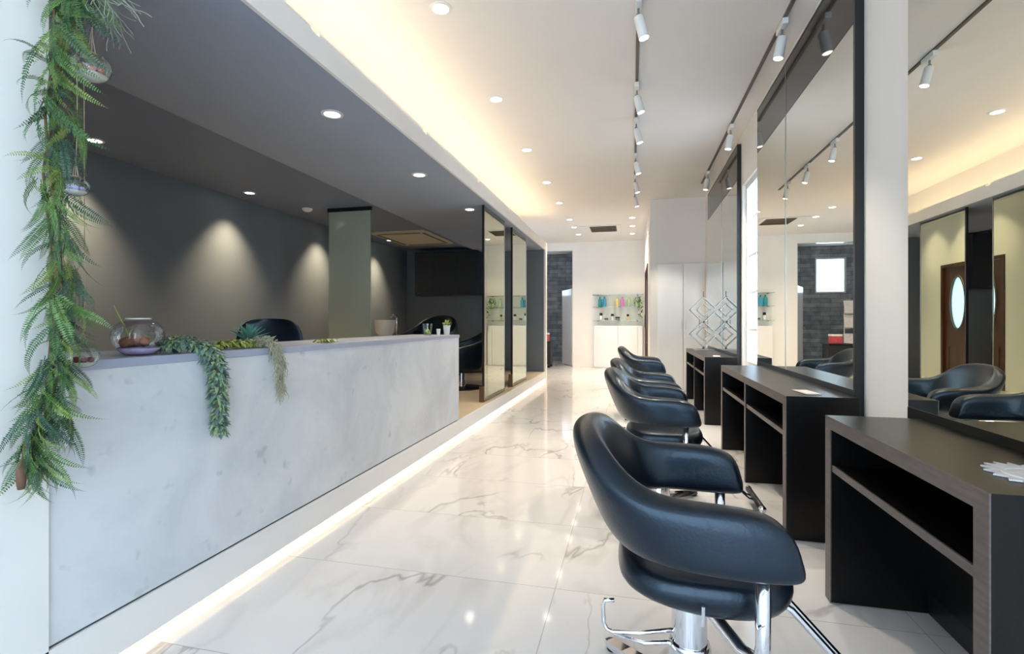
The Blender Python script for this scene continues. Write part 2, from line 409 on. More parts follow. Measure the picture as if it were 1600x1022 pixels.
# slate wall with its window
wx0, wx1, wz0, wz1 = -3.05, -2.36, 1.78, 2.66
struct(MB().box(-3.6, wx0, YST, YST + 0.15, 0, ZC).box(wx1, 0.3, YST, YST + 0.15, 0, ZC)
       .box(wx0, wx1, YST, YST + 0.15, 0, wz0).box(wx0, wx1, YST, YST + 0.15, wz1, ZC).build('wall_slate', 'stone'))
def window_y(name, x0, x1, y, z0, z1, bars=0):
    o = struct(MB().box(x0, x0 + .04, y, y + .08, z0, z1).box(x1 - .04, x1, y, y + .08, z0, z1).box(x0 + .04, x1 - .04, y, y + .08, z0, z0 + .04).box(x0 + .04, x1 - .04, y, y + .08, z1 - .04, z1).build(name, 'gloss'))
    MB().box(x0 + .04, x1 - .04, y + .035, y + .043, z0 + .04, z1 - .04).build('pane', 'winglass', o)
    return o
window_y('window_1', wx0, wx1, YST + 0.03, wz0, wz1)
# far side walls
struct(MB().box(-3.7, -3.6, YE + .15, 9.9, 0, ZC).box(-3.7, -3.6, 10.6, YST + .15, 0, ZC).box(-3.7, -3.6, 9.9, 10.6, 0, 1.5).box(-3.7, -3.6, 9.9, 10.6, 2.5, ZC).build('wall_far_left', 'white'))
YK = 8.12                                # closet front
dy0, dy1, dz = 9.28, 10.92, 2.10         # entrance double door in the wall behind the closet
struct(MB().box(XS, XS + 0.1, YK, dy0, 0, ZC).box(XS, XS + 0.1, dy1, YEND + .12, 0, ZC).box(XS, XS + 0.1, dy0, dy1, dz, ZC)
       .box(XS, XS + 0.1, YEND + .12, YST, 0, ZC).build('wall_entrance', 'white'))
struct(MB().box(XS + 0.1, XW + 0.1, YK, YK + 0.1, 0, ZC).build('wall_closet', 'white'))
zk = 1.95
for i, (a, b) in enumerate(((0.385, 0.752), (0.757, 1.07))):
    d = struct(MB().box(a, b, YK - 0.022, YK, 0.02, zk, 0.003).build('door_%d' % (i + 1), 'gloss'))
    MB().box((b - .03) if i == 0 else (a + .018), (b - .018) if i == 0 else (a + .03), YK - 0.038, YK - 0.022, 0.95, 1.08, 0.003).build('door_handle', 'gloss', d)
# right wall with the window between the mirrors, open to daylight
wy0, wy1, vz0, vz1 = 4.74, 5.46, 0.62, 2.42
struct(MB().box(XW, XW + .12, YF, wy0, 0, ZC).box(XW, XW + .12, wy1, YK, 0, ZC).box(XW, XW + .12, wy0, wy1, 0, vz0).box(XW, XW + .12, wy0, wy1, vz1, ZC).build('wall_right', 'white'))
fr = MB(); x0, x1 = XW + 0.03, XW + 0.09
fr.box(x0, x1, wy0, wy0 + .05, vz0, vz1).box(x0, x1, wy1 - .05, wy1, vz0, vz1).box(x0, x1, wy0 + .05, wy1 - .05, vz0, vz0 + .05).box(x0, x1, wy0 + .05, wy1 - .05, vz1 - .05, vz1)
for k in range(1, 5):
    z = vz0 + (vz1 - vz0) * k / 5; fr.box(x0 + .015, x1 - .015, wy0 + .05, wy1 - .05, z - .012, z + .012)
fr.box(x0 + .012, x1 - .012, 5.085, 5.115, vz0 + .05, vz1 - .05)
wn = struct(fr.build('window_2', 'gloss'))
MB().box(XW + .058, XW + .062, wy0 + .05, wy1 - .05, vz0 + .05, vz1 - .05).build('pane', 'winglass', wn)
# shop front behind the camera: posts and lintel only, glass between
struct(MB().box(XL, XW, YF - .1, YF, 2.62, ZC).build('wall_front', 'white'))
wf = MB()
for x in (XL, -0.66, 0.2, XW - .06): wf.box(x, x + .06, YF - .08, YF - .02, 0, 2.62)
wf.box(XL + .06, XW - .06, YF - .075, YF - .025, 0, .08)
struct(wf.build('window_3', 'blackmetal'))

# entrance double door with oval glass
def leaf(y0, y1, name):
    x0, x1 = XS + .02, XS + .07
    yc, zc, ry, rz = (y0 + y1) / 2, 1.40, 0.21, 0.46
    N = 48
    def ring(ky, kz, x): return [Vector((x, yc + ky * math.cos(2 * math.pi * k / N), zc + kz * math.sin(2 * math.pi * k / N))) for k in range(N)]
    def rect(x):
        out = []
        for k in range(N):
            c, s_ = math.cos(2 * math.pi * k / N), math.sin(2 * math.pi * k / N)
            t = 1e9
            if abs(c) > 1e-6: t = min(t, ((y1 - yc) if c > 0 else (yc - y0)) / abs(c))
            if abs(s_) > 1e-6: t = min(t, ((dz - .06 - zc) if s_ > 0 else (zc - .01)) / abs(s_))
            out.append(Vector((x, yc + c * t, zc + s_ * t)))
        for cy in (y0, y1):
            for cz in (.01, dz - .06):
                k = min(range(N), key=lambda i: (out[i] - Vector((x, cy, cz))).length); out[k] = Vector((x, cy, cz))
        return out
    m = MB(); m.loft([rect(x1), ring(ry, rz, x1), ring(ry, rz, x0), rect(x0), rect(x1)], caps=False)
    bmesh.ops.remove_doubles(m.bm, verts=m.bm.verts[:], dist=1e-5)
    d = struct(m.build(name, 'brown'))
    m = MB(); m.loft([ring(ry + .03, rz + .03, x0 - .001), ring(ry + .025, rz + .025, x0 - .012), ring(ry - .005, rz - .005, x0 - .012), ring(ry - .005, rz - .005, x0 + .01)], caps=False)
    m.build('oval_frame', 'deskedge', d)
    m = MB(); m.prism(ring(ry, rz, x0 + .02), (.006, 0, 0)); m.build('oval_glass', 'ovalglass', d)
    m = MB()
    for z in (0.12, 0.62): m.box(x0 - .008, x0, y0 + .1, y1 - .1, z, z + .04, .004)
    m.box(x0 - .008, x0, y0 + .1, y0 + .14, .16, .62).box(x0 - .008, x0, y1 - .14, y1 - .1, .16, .62)
    m.build('door_molding', 'brown', d)
    return d
ym = (dy0 + dy1) / 2
leaf(dy0 + .06, ym - .003, 'door_3'); d4 = leaf(ym + .003, dy1 - .06, 'door_4')
MB().tube([(XS - .03, ym + .06, .95), (XS - .03, ym + .06, 1.2)], .01).build('door_handle', 'bronze', d4)
struct(MB().box(XS - .015, XS + .1, dy0, dy0 + .06, 0, dz).box(XS - .015, XS + .1, dy1 - .06, dy1, 0, dz).box(XS - .015, XS + .1, dy0 + .06, dy1 - .06, dz - .055, dz).build('door_frame', 'brown'))
# white inner door standing ajar in the slate opening
d5 = struct(MB().box(0, .035, 0, .80, 0.01, 1.86, .003).build('door_5', 'gloss'))
d5.location = (XJ - .05, YEND + .14, 0); d5.rotation_euler = (0, 0, R(24))
MB().tube([(-.045, .70, .93), (-.045, .60, .93)], .009).tube([(0, .70, .93), (-.045, .70, .93)], .009).build('door_handle', 'steel', d5)

# ------------------------------------------------------------------ reception counter
YC0, YC1, CZ = 1.03, 4.34, 0.94
ct = thing('reception_counter', 'long reception counter clad in pale concrete on the raised platform', 'counter', (XL - .03, (YC0 + YC1) / 2, PF + .004))
def cb(x0, x1, y0, y1, z0, z1, bev=0): return MB().box(x0 - (XL - .03), x1 - (XL - .03), y0 - (YC0 + YC1) / 2, y1 - (YC0 + YC1) / 2, z0 - PF - .004, z1 - PF - .004, bev)
cb(XL - .10, XL - .008, YC0 + .002, YC1 - .03, PF + .012, CZ - .028).build('front_panel', 'concrete', ct)
cb(XL - .09, XL - .015, YC0 + .002, YC1 - .03, PF + .004, PF + .012).build('plinth', 'charcoal', ct)
cb(XL - .46, XL - .004, YC0 + .002, YC1 + .012, CZ - .028, CZ, .002).build('countertop', 'topgrey', ct)
cb(XL - .44, XL - .008, YC1 - .03, YC1, PF + .004, CZ - .028).build('end_panel', 'gloss', ct)
cb(XL - .44, XL - .42, YC0 + .002, YC1 - .03, PF + .004, CZ - .028).build('back_panel', 'charcoal', ct)

# ------------------------------------------------------------------ wall mirrors
def mirror_unit(y0, y1, seams, label, X0=1.035):
    t = thing('wall_mirror', label, 'mirror', (XW, (y0 + y1) / 2, 0), group='black framed wall mirrors')
    yc = (y0 + y1) / 2; a, b = y0 - yc, y1 - yc
    x0 = X0 - XW; z0, z1, zt, zb = 0.004, 2.86, 2.49, .725
    MB().box(x0, -.001, a, a + .02, z0, z1).build('side_board', 'blackmetal', t)
    MB().box(x0, -.001, a + .02, b, z0, zb).build('lower_board', 'blackmetal', t)
    MB().box(x0, -.001, a + .02, b, z1 - .012, z1).build('top_board', 'blackmetal', t)
    MB().box(x0 + .014, -.001, a + .02, b, zb, z1 - .012).build('backing', 'white', t)
    ys = [a + .02] + [q - yc for q in seams] + [b]
    for i in range(len(ys) - 1):
        g0 = ys[i] + (.006 if i else 0); g1 = ys[i + 1] - (.006 if i + 2 < len(ys) else 0)
        MB().box(x0 + .002, x0 + .014, g0, g1, zb, zt).build('mirror_glass', 'mirror', t)
        MB().box(x0 + .002, x0 + .014, g0, g1, zt + .004, z1 - .012).build('top_panel', 'smoke', t)
    for q in seams: MB().box(x0, x0 + .014, q - yc - .006, q - yc + .006, zb, z1 - .012).build('seam_bar', 'steel', t)
    return t
mirror_unit(1.20, 2.256, [], 'black framed wall mirror behind the nearest styling desk')
mirror_unit(2.73, 4.68, [3.86], 'tall two-pane wall mirror between the white pier and the window')
mirror_unit(5.52, 7.60, [6.45], 'narrow-looking far wall mirror beyond the window, next to the closet doors')

# ------------------------------------------------------------------ styling desks
DX0, DX1, DZ = 0.72, 1.033, 0.695
def desk(y0, bays, label, w=0.915):
    t = thing('styling_desk', label, 'desk', (DX0, y0, 0), group='black styling desks')
    D = DX1 - DX0; L = bays * w; p = .05
    MB().box(.004, D, p, L - p, DZ - .045, DZ).box(.004, D, 0, p, DZ - .045, DZ).box(.004, D, L - p, L, DZ - .045, DZ).build('desk_top', 'deskwood', t)
    for i in range(bays + 1):
        a = i * w - (p / 2 if 0 < i < bays else (0 if i == 0 else p))
        ww = p if i in (0, bays) else .03
        if 0 < i < bays: a = i * w - .015
        MB().box(.004, D, a, a + ww, .004, DZ - .045).build('side_panel', 'deskwood', t)
        MB().box(0, .004, a, a + ww, .004, DZ - .045).build('edge_band', 'deskedge', t)
    MB().box(0, .004, 0, L, DZ - .045, DZ).build('edge_band', 'deskedge', t)
    MB().box(D - .02, D, p, L - p, .10, DZ - .045).build('back_panel', 'deskwood', t)
    for i in range(bays):
        a = i * w + (p if i == 0 else .015); b = (i + 1) * w - (p if i == bays - 1 else .015)
        MB().box(.012, D - .02, a, b, .495, .515).build('shelf', 'deskwood', t)
        MB().box(.006, .012, a, b, .493, .517).build('shelf_edge', 'deskedge', t)
    return t
desk(1.25, 1, 'short single-bay black styling desk, nearest, cut by the right edge')
desk(2.68, 2, 'two-bay black styling desk under the tall two-pane mirror')
desk(5.50, 2, 'farthest two-bay black styling desk, carrying the diamond-shaped metal stand')
# papers on the desks
def paper(p, rz, label, w=.10, l=.2):
    t = thing('leaflet', label, 'leaflet', p, rz, 'leaflets lying on the desks')
    MB().box(-w / 2, w / 2, -l / 2, l / 2, 0, .003).build('sheet', 'paper', t)
    MB().box(-w / 2 + .008, w / 2 - .008, -l / 2 + .01, l / 2 - .01, .003, .0045).build('printed_panel', 'redbox' if l > .25 else 'paper', t)
    return t
pp = P(1572, 738, Z=DZ)
tray = thing('lace_doily', 'white lace-edged doily on the nearest desk at the right edge', 'doily', (0.90, 1.40, DZ + .001))
N = 36
m = MB(); m.prism([Vector(((.085 + .010 * math.cos(k * math.pi)) * math.cos(2 * math.pi * k / N) * .9, (.085 + .010 * math.cos(k * math.pi)) * math.sin(2 * math.pi * k / N) * 1.3, 0)) for k in range(N)], (0, 0, .004)); m.build('lace_mat', 'paper', tray)
MB().lathe([(.055, .0042), (.058, .007), (.061, .0042)], 28).build('lace_band', 'sand', tray, True)
paper((0.86, 2.84, DZ + .001), R(8), 'pale leaflet on the near end of the two-bay desk', .07, .16)
paper((0.86, 5.66, DZ + .001), R(-6), 'pale leaflet on the near end of the farthest desk', .07, .16)

# ------------------------------------------------------------------ styling chairs
def section(top, bot, th, nrm, n=18, ex=3.6):
    """rounded slab section between top and bottom points, thickness along nrm"""
    c = (top + bot) / 2; a = (top - bot) / 2; b = nrm * th / 2
    out = []
    for k in range(n):
        t = 2 * math.pi * (k + .5) / n; cs, sn = math.cos(t), math.sin(t)
        f = lambda v: math.copysign(abs(v) ** (2 / ex), v)
        out.append(c + a * f(sn) + b * f(cs))
    return out
def styling_chair(label):
    t = thing('styling_chair', label, 'chair', (0.15, 1.44, 0), 0, 'black styling chairs facing the mirrors')
    half = [  # x_top,y_top,z_top, x_bot,y_bot,z_bot, thickness
        (.176, .280, .590, .192, .280, .532, .052),
        (.160, .282, .628, .190, .282, .512, .080),
        (.120, .284, .650, .140, .284, .508, .088),
        (.040, .286, .658, .050, .284, .508, .090),
        (-.040, .284, .658, -.015, .276, .512, .088),
        (-.118, .276, .664, -.065, .258, .514, .088),
        (-.185, .258, .695, -.105, .230, .514, .086),
        (-.234, .222, .738, -.138, .190, .514, .086),
        (-.264, .165, .768, -.162, .138, .514, .086),
        (-.284, .085, .782, -.178, .072, .512, .086),
        (-.290, .000, .785, -.184, .000, .512, .086)]
    full = half + [(a, -b, c, d, -e, f, g) for a, b, c, d, e, f, g in half[-2::-1]]
    secs = []
    for i, (a, b, c, d, e, f, g) in enumerate(full):
        T = Vector((a, b, c)); B = Vector((d, e, f))
        p = full[max(i - 1, 0)]; q = full[min(i + 1, len(full) - 1)]
        tang = Vector((q[0] + q[3] - p[0] - p[3], q[1] + q[4] - p[1] - p[4], q[2] + q[5] - p[2] - p[5]))
        nrm = tang.cross(T - B).normalized()
        secs.append(section(T, B, g, nrm))
    MB().loft(secs).build('armrest_shell', 'leather', t, True, 2)
    # seat: deep rounded cushion
    secs = []
    for z, k, sh in ((.350, .55, .0), (.354, .80, .0), (.375, .96, 0), (.405, 1.03, 0), (.43, 1.03, 0), (.452, .98, 0), (.460, .88, 0), (.462, .5, 0)):
        ring = []
        for q in range(28):
            a = 2 * math.pi * q / 28; ex = 3.2
            fx = lambda v: math.copysign(abs(v) ** (2 / ex), v)
            lift = .02 * max(0, -fx(math.cos(a))) * (1 if z < .40 else 0)
            ring.append(Vector((.022 + .205 * k * fx(math.cos(a)), .222 * k * fx(math.sin(a)), z + lift)))
        secs.append(ring)
    MB().loft(secs).build('seat', 'leather', t, True, 1)
    # chrome arm brackets: down from each arm, bend in under the seat
    for s_ in (-1, 1):
        pts = [(.12, .272 * s_, .51), (.12, .272 * s_, .36), (.118, .266 * s_, .335), (.11, .25 * s_, .318), (.09, .215 * s_, .312), (.03, .09 * s_, .340), (.01, .05 * s_, .342)]
        m = MB(); m.tube(pts, .0155, 10); m.build('arm_bracket', 'chrome', t, True)
    MB().box(-.10, .12, -.10, .10, .335, .356, .006).build('seat_plate', 'rubber', t)
    # hydraulic column
    MB().lathe([(0, .012), (.046, .012), (.046, .345), (0, .345)], 20).build('column', 'chrome', t, True, sharp=40)
    MB().lathe([(.047, .03), (.062, .03), (.062, .04), (.056, .18), (.052, .19), (.047, .19)], 24).build('column_sleeve', 'chrome', t, True, sharp=40)
    # four flat feet
    for k in range(4):
        a = R(45 + 90 * k); c, s_ = math.cos(a), math.sin(a)
        secs = []
        for r_, w_, z0, z1 in ((.03, .030, .030, .062), (.12, .027, .026, .052), (.24, .024, .016, .036), (.31, .020, .013, .030), (.325, .010, .014, .026)):
            secs.append([Vector((c * r_ - s_ * w_, s_ * r_ + c * w_, z0)), Vector((c * r_ + s_ * w_, s_ * r_ - c * w_, z0)), Vector((c * r_ + s_ * w_ * .8, s_ * r_ - c * w_ * .8, z1)), Vector((c * r_ - s_ * w_ * .8, s_ * r_ + c * w_ * .8, z1))])
        leg = MB().loft(secs).build('base_leg', 'chrome', t)
        MB().lathe([(0, 0.001), (.016, 0.001), (.018, .005), (.018, .016), (0, .016)], 14, Matrix.Translation((c * .30, s_ * .30, 0))).build('foot_pad', 'rubber', leg)
    # foot pump pedal at the back: long rods ending in an upright loop
    dzp = -.035
    m = MB(); m.tube([(x_, y_, z_ + dzp) for x_, y_, z_ in [(-.03, .012, .245), (-.13, .022, .215), (-.205, .030, .203), (-.222, .032, .208), (-.230, .032, .225), (-.232, .032, .275), (-.226, .032, .290), (-.20, .03, .294)]], .0062, 8)
    m.tube([(x_, y_, z_ + dzp) for x_, y_, z_ in [(-.03, -.012, .225), (-.12, .006, .198), (-.20, .026, .199)]], .0062, 8).build('pump_pedal', 'chrome', t, True)
    MB().tube([(.005, -.232, .365), (.005, -.236, .412)], .004, 6).build('recline_lever', 'chrome', t)
    # footrest
    m = MB()
    for s_ in (-1, 1): m.tube([(.09, .035 * s_, .355), (.20, .035 * s_, .345), (.24, .035 * s_, .325), (.44, .035 * s_, .11), (.47, .035 * s_, .085), (.52, .035 * s_, .075)], .0085, 8)
    f = m.build('footrest_arm', 'chrome', t, True)
    MB().tube([(.51, -.16, .078), (.51, .16, .078)], .016, 12).build('footrest_bar', 'rubber', t, True)
    for s_ in (-1, 1): MB().tube([(.51, .16 * s_, .078), (.51, .175 * s_, .078)], .018, 12).build('footrest_cap', 'chrome', t, True)
    return t
ch = styling_chair('nearest black leather styling chair on a chrome column')
dup(ch, (0.15, 3.03, 0), 'second nearest black styling chair, its back rising behind the nearest chair')
dup(ch, (0.15, 3.86, 0), 'third black styling chair, half hidden behind the second one')
dup(ch, (0.15, 5.80, 0), 'farthest black styling chair, in front of the white closet')

# ------------------------------------------------------------------ ceiling lights
WARM = (1.0, .82, .58)
def downlight(name, loc, label, group, watts, angle, col=WARM, r=.055, aim=(0, 0, 0)):
    t = thing(name, label, 'ceiling light', loc, 0, group)
    MB().lathe([(r * .86, .0), (r * 1.25, 0), (r * 1.25, -.004), (r * .9, -.006), (r * .86, .0)], 24).build('trim_ring', 'lampwhite', t, True, sharp=30)
    MB().lathe([(0, -.0025), (r * .87, -.0025), (r * .87, -.001), (0, -.001)], 24).build('diffuser', 'lamp', t)
    spot('lamp_light', t, (0, 0, -.012), watts, angle, col, 1.0, aim, .05)
    return t
ys = [ (3.418, 13), (4.81, 155), (6.2, 234), (7.68, 285), (9.0, 317), (10.4, 343), (11.0, 355), (11.6, 366)]
first = None
for i, yy in enumerate((13, 155, 234, 285, 317, 343, 355, 366)):
    D = F * (ZC - H) / (HY - yy); x = -.61 * CT * (ZC - H); Y = (D + x * ST) / CT
    lab = 'round downlight in the white ceiling along the glowing cove, %s from the camera' % ORD[i]
    if i in (0, 5): first = downlight('downlight', (x, Y, ZC), lab, 'downlights along the cove', 72 if i == 0 else 118, 76 if i == 0 else 110, WARM)
    else: dup(first, (x, Y, ZC), lab)
for i, yy in enumerate((340, 353, 365)):
    D = F * (ZC - H) / (HY - yy); Y = D / CT
    dup(first, (0.0, Y, ZC), 'round downlight beyond the end of the centre track, %s of three' % ORD[i], group='downlights beyond the centre track')
first = None
for i, (px, py) in enumerate(((519, 178), (655, 273), (734, 327))):
    p = P(px, py, Z=ZS)
    lab = '%s recessed downlight in the charcoal soffit above the counter' % ['nearest', 'middle', 'farthest'][i]
    if first is None: first = downlight('downlight', (p.x, p.y, ZS), lab, 'downlights in the charcoal soffit', 60, 110)
    else: dup(first, (p.x, p.y, ZS), lab)
first = None
for i, yy in enumerate((3.35, 4.85, 6.35, 8.15)):
    x = -2.95 * CT * (ZI - H)
    p = P((148, 390, 505, 609)[i], (219, 300, 345, 374)[i], X=x) if i != 2 else Vector((x, 6.15, 0))
    lab = ['downlight beside the fern garland washing the charcoal back wall', 'downlight left of the frosted panel, washing the middle of the back wall',
           'downlight hidden behind the frosted glass panel', 'farthest downlight of the charcoal back wall, by the ceiling cassette'][i]
    if first is None: first = downlight('downlight', (x, p.y, ZI), lab, 'downlights along the charcoal back wall', 175, 84, (1, .76, .48), .05, (0, R(9), 0))
    else: dup(first, (x, p.y, ZI), lab)
# smoke detector on the inner charcoal ceiling
p = P(480, 326, Z=ZI)
t = thing('smoke_detector', 'small round white detector on the charcoal ceiling left of the frosted panel', 'detector', (p.x, p.y, ZI))
MB().lathe([(0, -.035), (.035, -.035), (.055, -.02), (.06, 0), (0, 0)], 20).build('housing', 'lampwhite', t, True, sharp=40)

# tracks with spotlights
def track(x, y0, y1, label):
    t = thing('lighting_track', label, 'track', (x, (y0 + y1) / 2, ZC), 0, 'ceiling lighting tracks')
    h = (y1 - y0) / 2
    MB().box(-.011, .011, -h, h, -.014, 0).build('rail', 'trackm', t)
    for s_ in (-1, 1): MB().box(-.014, .014, s_ * h - .012, s_ * h + .012, -.016, 0).build('end_cap', 'lampwhite', t)
track(.035, 1.5, 7.9, 'long thin lighting track down the middle of the white ceiling')
track(.92, 1.6, 7.3, 'thin lighting track on the white ceiling close to the mirrors')
def track_spot(loc, label, group, tilt):
    t = thing('track_spotlight', label, 'spotlight', loc, 0, group)
    MB().box(-.018, .018, -.075, .075, -.038, 0, .004).build('adapter', 'lampwhite', t)
    MB().tube([(0, 0, -.038), (0, 0, -.085)], .007, 8).tube([(0, 0, -.07), (0, 0, -.09)], .013, 10).build('swivel', 'steel', t)
    mtx = Matrix.Translation((0, 0, -.085)) @ Matrix.Rotation(tilt, 4, 'Y')
    MB().lathe([(0, .0), (.026, 0), (.030, -.008), (.031, -.135), (.028, -.135), (.027, -.128), (0, -.128)], 20, mtx).build('lamp_head', 'lampwhite', t, True, sharp=35)
    MB().lathe([(0, -.130), (.0265, -.130), (.0265, -.129), (0, -.129)], 20, mtx).build('lens', 'lamp', t)
    e = mtx @ Vector((0, 0, -.145))
    spot('lamp_light', t, e, 70, 75, (1, .88, .70), .5, (0, tilt, 0), .025)
    return t
first = None
for i, Y in enumerate((3.07, 4.15, 4.85, 5.86, 6.7, 7.5)):
    lab = 'white spotlight on the centre ceiling track, %s from the camera' % ORD[i]
    if first is None: first = track_spot((.035, Y, ZC - .014), lab, 'spotlights on the centre track', R(-14))
    else: dup(first, (.035, Y, ZC - .014), lab)
first = None
for i, Y in enumerate((3.50, 5.22, 6.75)):
    lab = 'white spotlight on the track by the mirrors, %s' % ['nearest', 'middle one', 'farthest'][i]
    if first is None: first = track_spot((.92, Y, ZC - .014), lab, 'spotlights on the track by the mirrors', R(10))
    else: dup(first, (.92, Y, ZC - .014), lab)
# ceiling vent near the end wall
p = P(943, 357, Z=ZC)
t = thing('ceiling_vent', 'rectangular dark-slatted vent in the white ceiling near the end wall', 'vent', (p.x, p.y, ZC))
MB().box(-.46, .34, -.36, .36, -.012, 0, .004).build('frame', 'lampwhite', t)
MB().box(-.26, .26, -.30, .30, -.015, -.012).build('grille', 'vent', t)
m = MB()
for k in range(6): m.box(-.25, .25, -.27 + k * .1, -.25 + k * .1, -.026, -.015)
m.build('slat', 'vent', t)
# air conditioner cassette on the charcoal ceiling
ca = thing('air_conditioner', 'square cream ceiling cassette on the charcoal ceiling right of the frosted panel', 'air conditioner', (-3.42, 7.55, ZI))
MB().box(-.45, .45, -.62, .62, -.03, 0, .008).build('panel', 'cream', ca)
m = MB(); m.box(-.33, .33, -.45, .45, -.038, -.03, .004).build('intake_grille', 'cream', ca)
for (a, b, c, d) in ((-.40, -.36, -.5, .5), (.36, .40, -.5, .5), (-.33, .33, -.54, -.50), (-.33, .33, .50, .54)):
    MB().box(a, b, c, d, -.034, -.03).build('air_outlet', 'vent', ca)

# ------------------------------------------------------------------ charcoal side: glass panel, mirrors, cabinet
fp = thing('frosted_glass_panel', 'tall frosted grey-green glass panel standing behind the counter', 'glass panel', (-3.28, 5.42, PF))
MB().box(-.275, .275, -.006, .006, .01, ZI - PF - .045).build('glass_sheet', 'frost', fp)
MB().box(-.29, .29, -.015, .015, ZI - PF - .045, ZI - PF).build('top_channel', 'blackmetal', fp)
for s_ in (-1, 1): MB().box(s_ * .277 - .003, s_ * .277 + .003, -.007, .007, .01, ZI - PF - .045).build('edge_strip', 'shelfglass', fp)
MB().box(-.275, .275, -.015, .015, 0, .03).build('bottom_channel', 'steel', fp)
def mirror_panel(y0, y1, label):
    yc = (y0 + y1) / 2; h = (y1 - y0) / 2
    t = thing('standing_mirror', label, 'mirror', (XL - .085, yc, PF + .004), 0, 'floor-to-soffit mirrors on the platform edge')
    zt = ZS - PF - .006
    MB().box(-.012, 0, -h, h, .02, zt - .01).build('mirror_glass', 'mirrorg', t)
    MB().box(-.02, -.012, -h, h, .02, zt - .01).build('backing', 'charcoal', t)
    MB().box(-.022, .003, -h - .02, -h, .0, zt).build('edge_post', 'blackmetal', t)
    MB().box(-.022, .003, h, h + .012, .0, zt).build('edge_post', 'steel', t)
    MB().box(-.025, .006, -h, h, .0, .02).build('bottom_channel', 'steel', t)
    MB().box(-.05, .008, -h - .045, -h - .02, .0, .17, .003).build('floor_bracket', 'bronze', t)
pA, pB, pC, pD = (P(x, 505, X=XL - .085).y for x in (757, 788, 801, 822))
mirror_panel(pA, pB, 'standing mirror panel just beyond the counter end')
mirror_panel(pC, pD, 'narrow standing mirror panel farther along the platform edge')
cab = thing('wall_cabinet', 'dark navy wall cabinet high on the charcoal end wall', 'cabinet', (-3.30, YE, 1.55))
cw, chh = .60, ZS - 1.55 - .02
MB().box(-cw, cw, -.34, -.002, 0, chh).build('body', 'navy', cab)
for k in range(3): MB().box(-cw + .005 + k * .4, -cw + .395 + k * .4, -.358, -.34, .005, chh - .005, .002).build('cabinet_door', 'navy', cab)

# shampoo area
def lounge(loc, rz, label, s=1.0):
    t = thing('shampoo_chair', label, 'chair', loc, rz, 'black shampoo chairs')
    secs = []
    for a, b, c, d, e, f, g in ((.42, .31, .50, .42, .31, .30, .05), (.36, .33, .54, .36, .33, .24, .10), (.05, .34, .58, .05, .33, .24, .11), (-.22, .33, .66, -.16, .31, .25, .11), (-.36, .27, .76, -.25, .25, .26, .11), (-.44, .14, .80, -.32, .13, .27, .11), (-.46, 0, .81, -.34, 0, .27, .11),
                                (-.44, -.14, .80, -.32, -.13, .27, .11), (-.36, -.27, .76, -.25, -.25, .26, .11), (-.22, -.33, .66, -.16, -.31, .25, .11), (.05, -.34, .58, .05, -.33, .24, .11), (.36, -.33, .54, .36, -.33, .24, .10), (.42, -.31, .50, .42, -.31, .30, .05)):
        T = Vector((a, b, c)); B = Vector((d, e, f)); secs.append((T, B, g))
    out = []
    for i, (T, B, g) in enumerate(secs):
        p = secs[max(i - 1, 0)]; q = secs[min(i + 1, len(secs) - 1)]
        out.append(section(T, B, g, ((q[0] + q[1] - p[0] - p[1]).cross(T - B)).normalized()))
    MB().loft(out).build('back_shell', 'leather', t, True, 1)
    MB().box(-.30, .40, -.27, .27, .22, .44, .05, seg=3).build('seat', 'leather', t, True)
    MB().box(.38, .62, -.25, .25, .16, .24, .03, seg=3).build('leg_rest', 'leather', t, True)
    MB().lathe([(0, .02), (.06, .02), (.05, .22), (0, .22)], 16).build('pedestal', 'chrome', t, True, sharp=40)
    MB().lathe([(0, 0), (.30, 0), (.30, .015), (.26, .022), (0, .022)], 28).build('base_plate', 'rubber', t, True, sharp=40)
    m = MB(); m.tube([(.52, -.2, .16), (.60, -.2, .10), (.60, .2, .10), (.52, .2, .16)], .012, 8).build('footrest_bar', 'chrome', t, True)
    return t
lc = lounge((-2.25, 6.5, PF), R(-150), 'black shampoo chair on a pedestal just beyond the counter end')
l2 = dup(lc, (-3.12, 7.35, PF), 'black shampoo chair farther back, right of the white basin', R(-100)); l2.scale = (1.1, 1.1, 1.25)
bs = thing('shampoo_basin', 'white shampoo basin seen over the counter right of the frosted panel', 'basin', (-3.30, 6.35, PF))
MB().lathe([(0, .68), (.08, .68), (.13, .76), (.15, .90), (.155, .92), (.138, .92), (.115, .78), (.06, .72), (0, .715)], 28).build('bowl', 'porcelain', bs, True, sharp=50)
MB().box(-.11, .11, -.12, .12, 0, .685, .02).build('pedestal', 'leather', bs)
MB().tube([(.165, 0, .70), (.17, 0, .95), (.12, 0, .99), (.08, 0, .95)], .01, 8).build('faucet', 'chrome', bs, True)
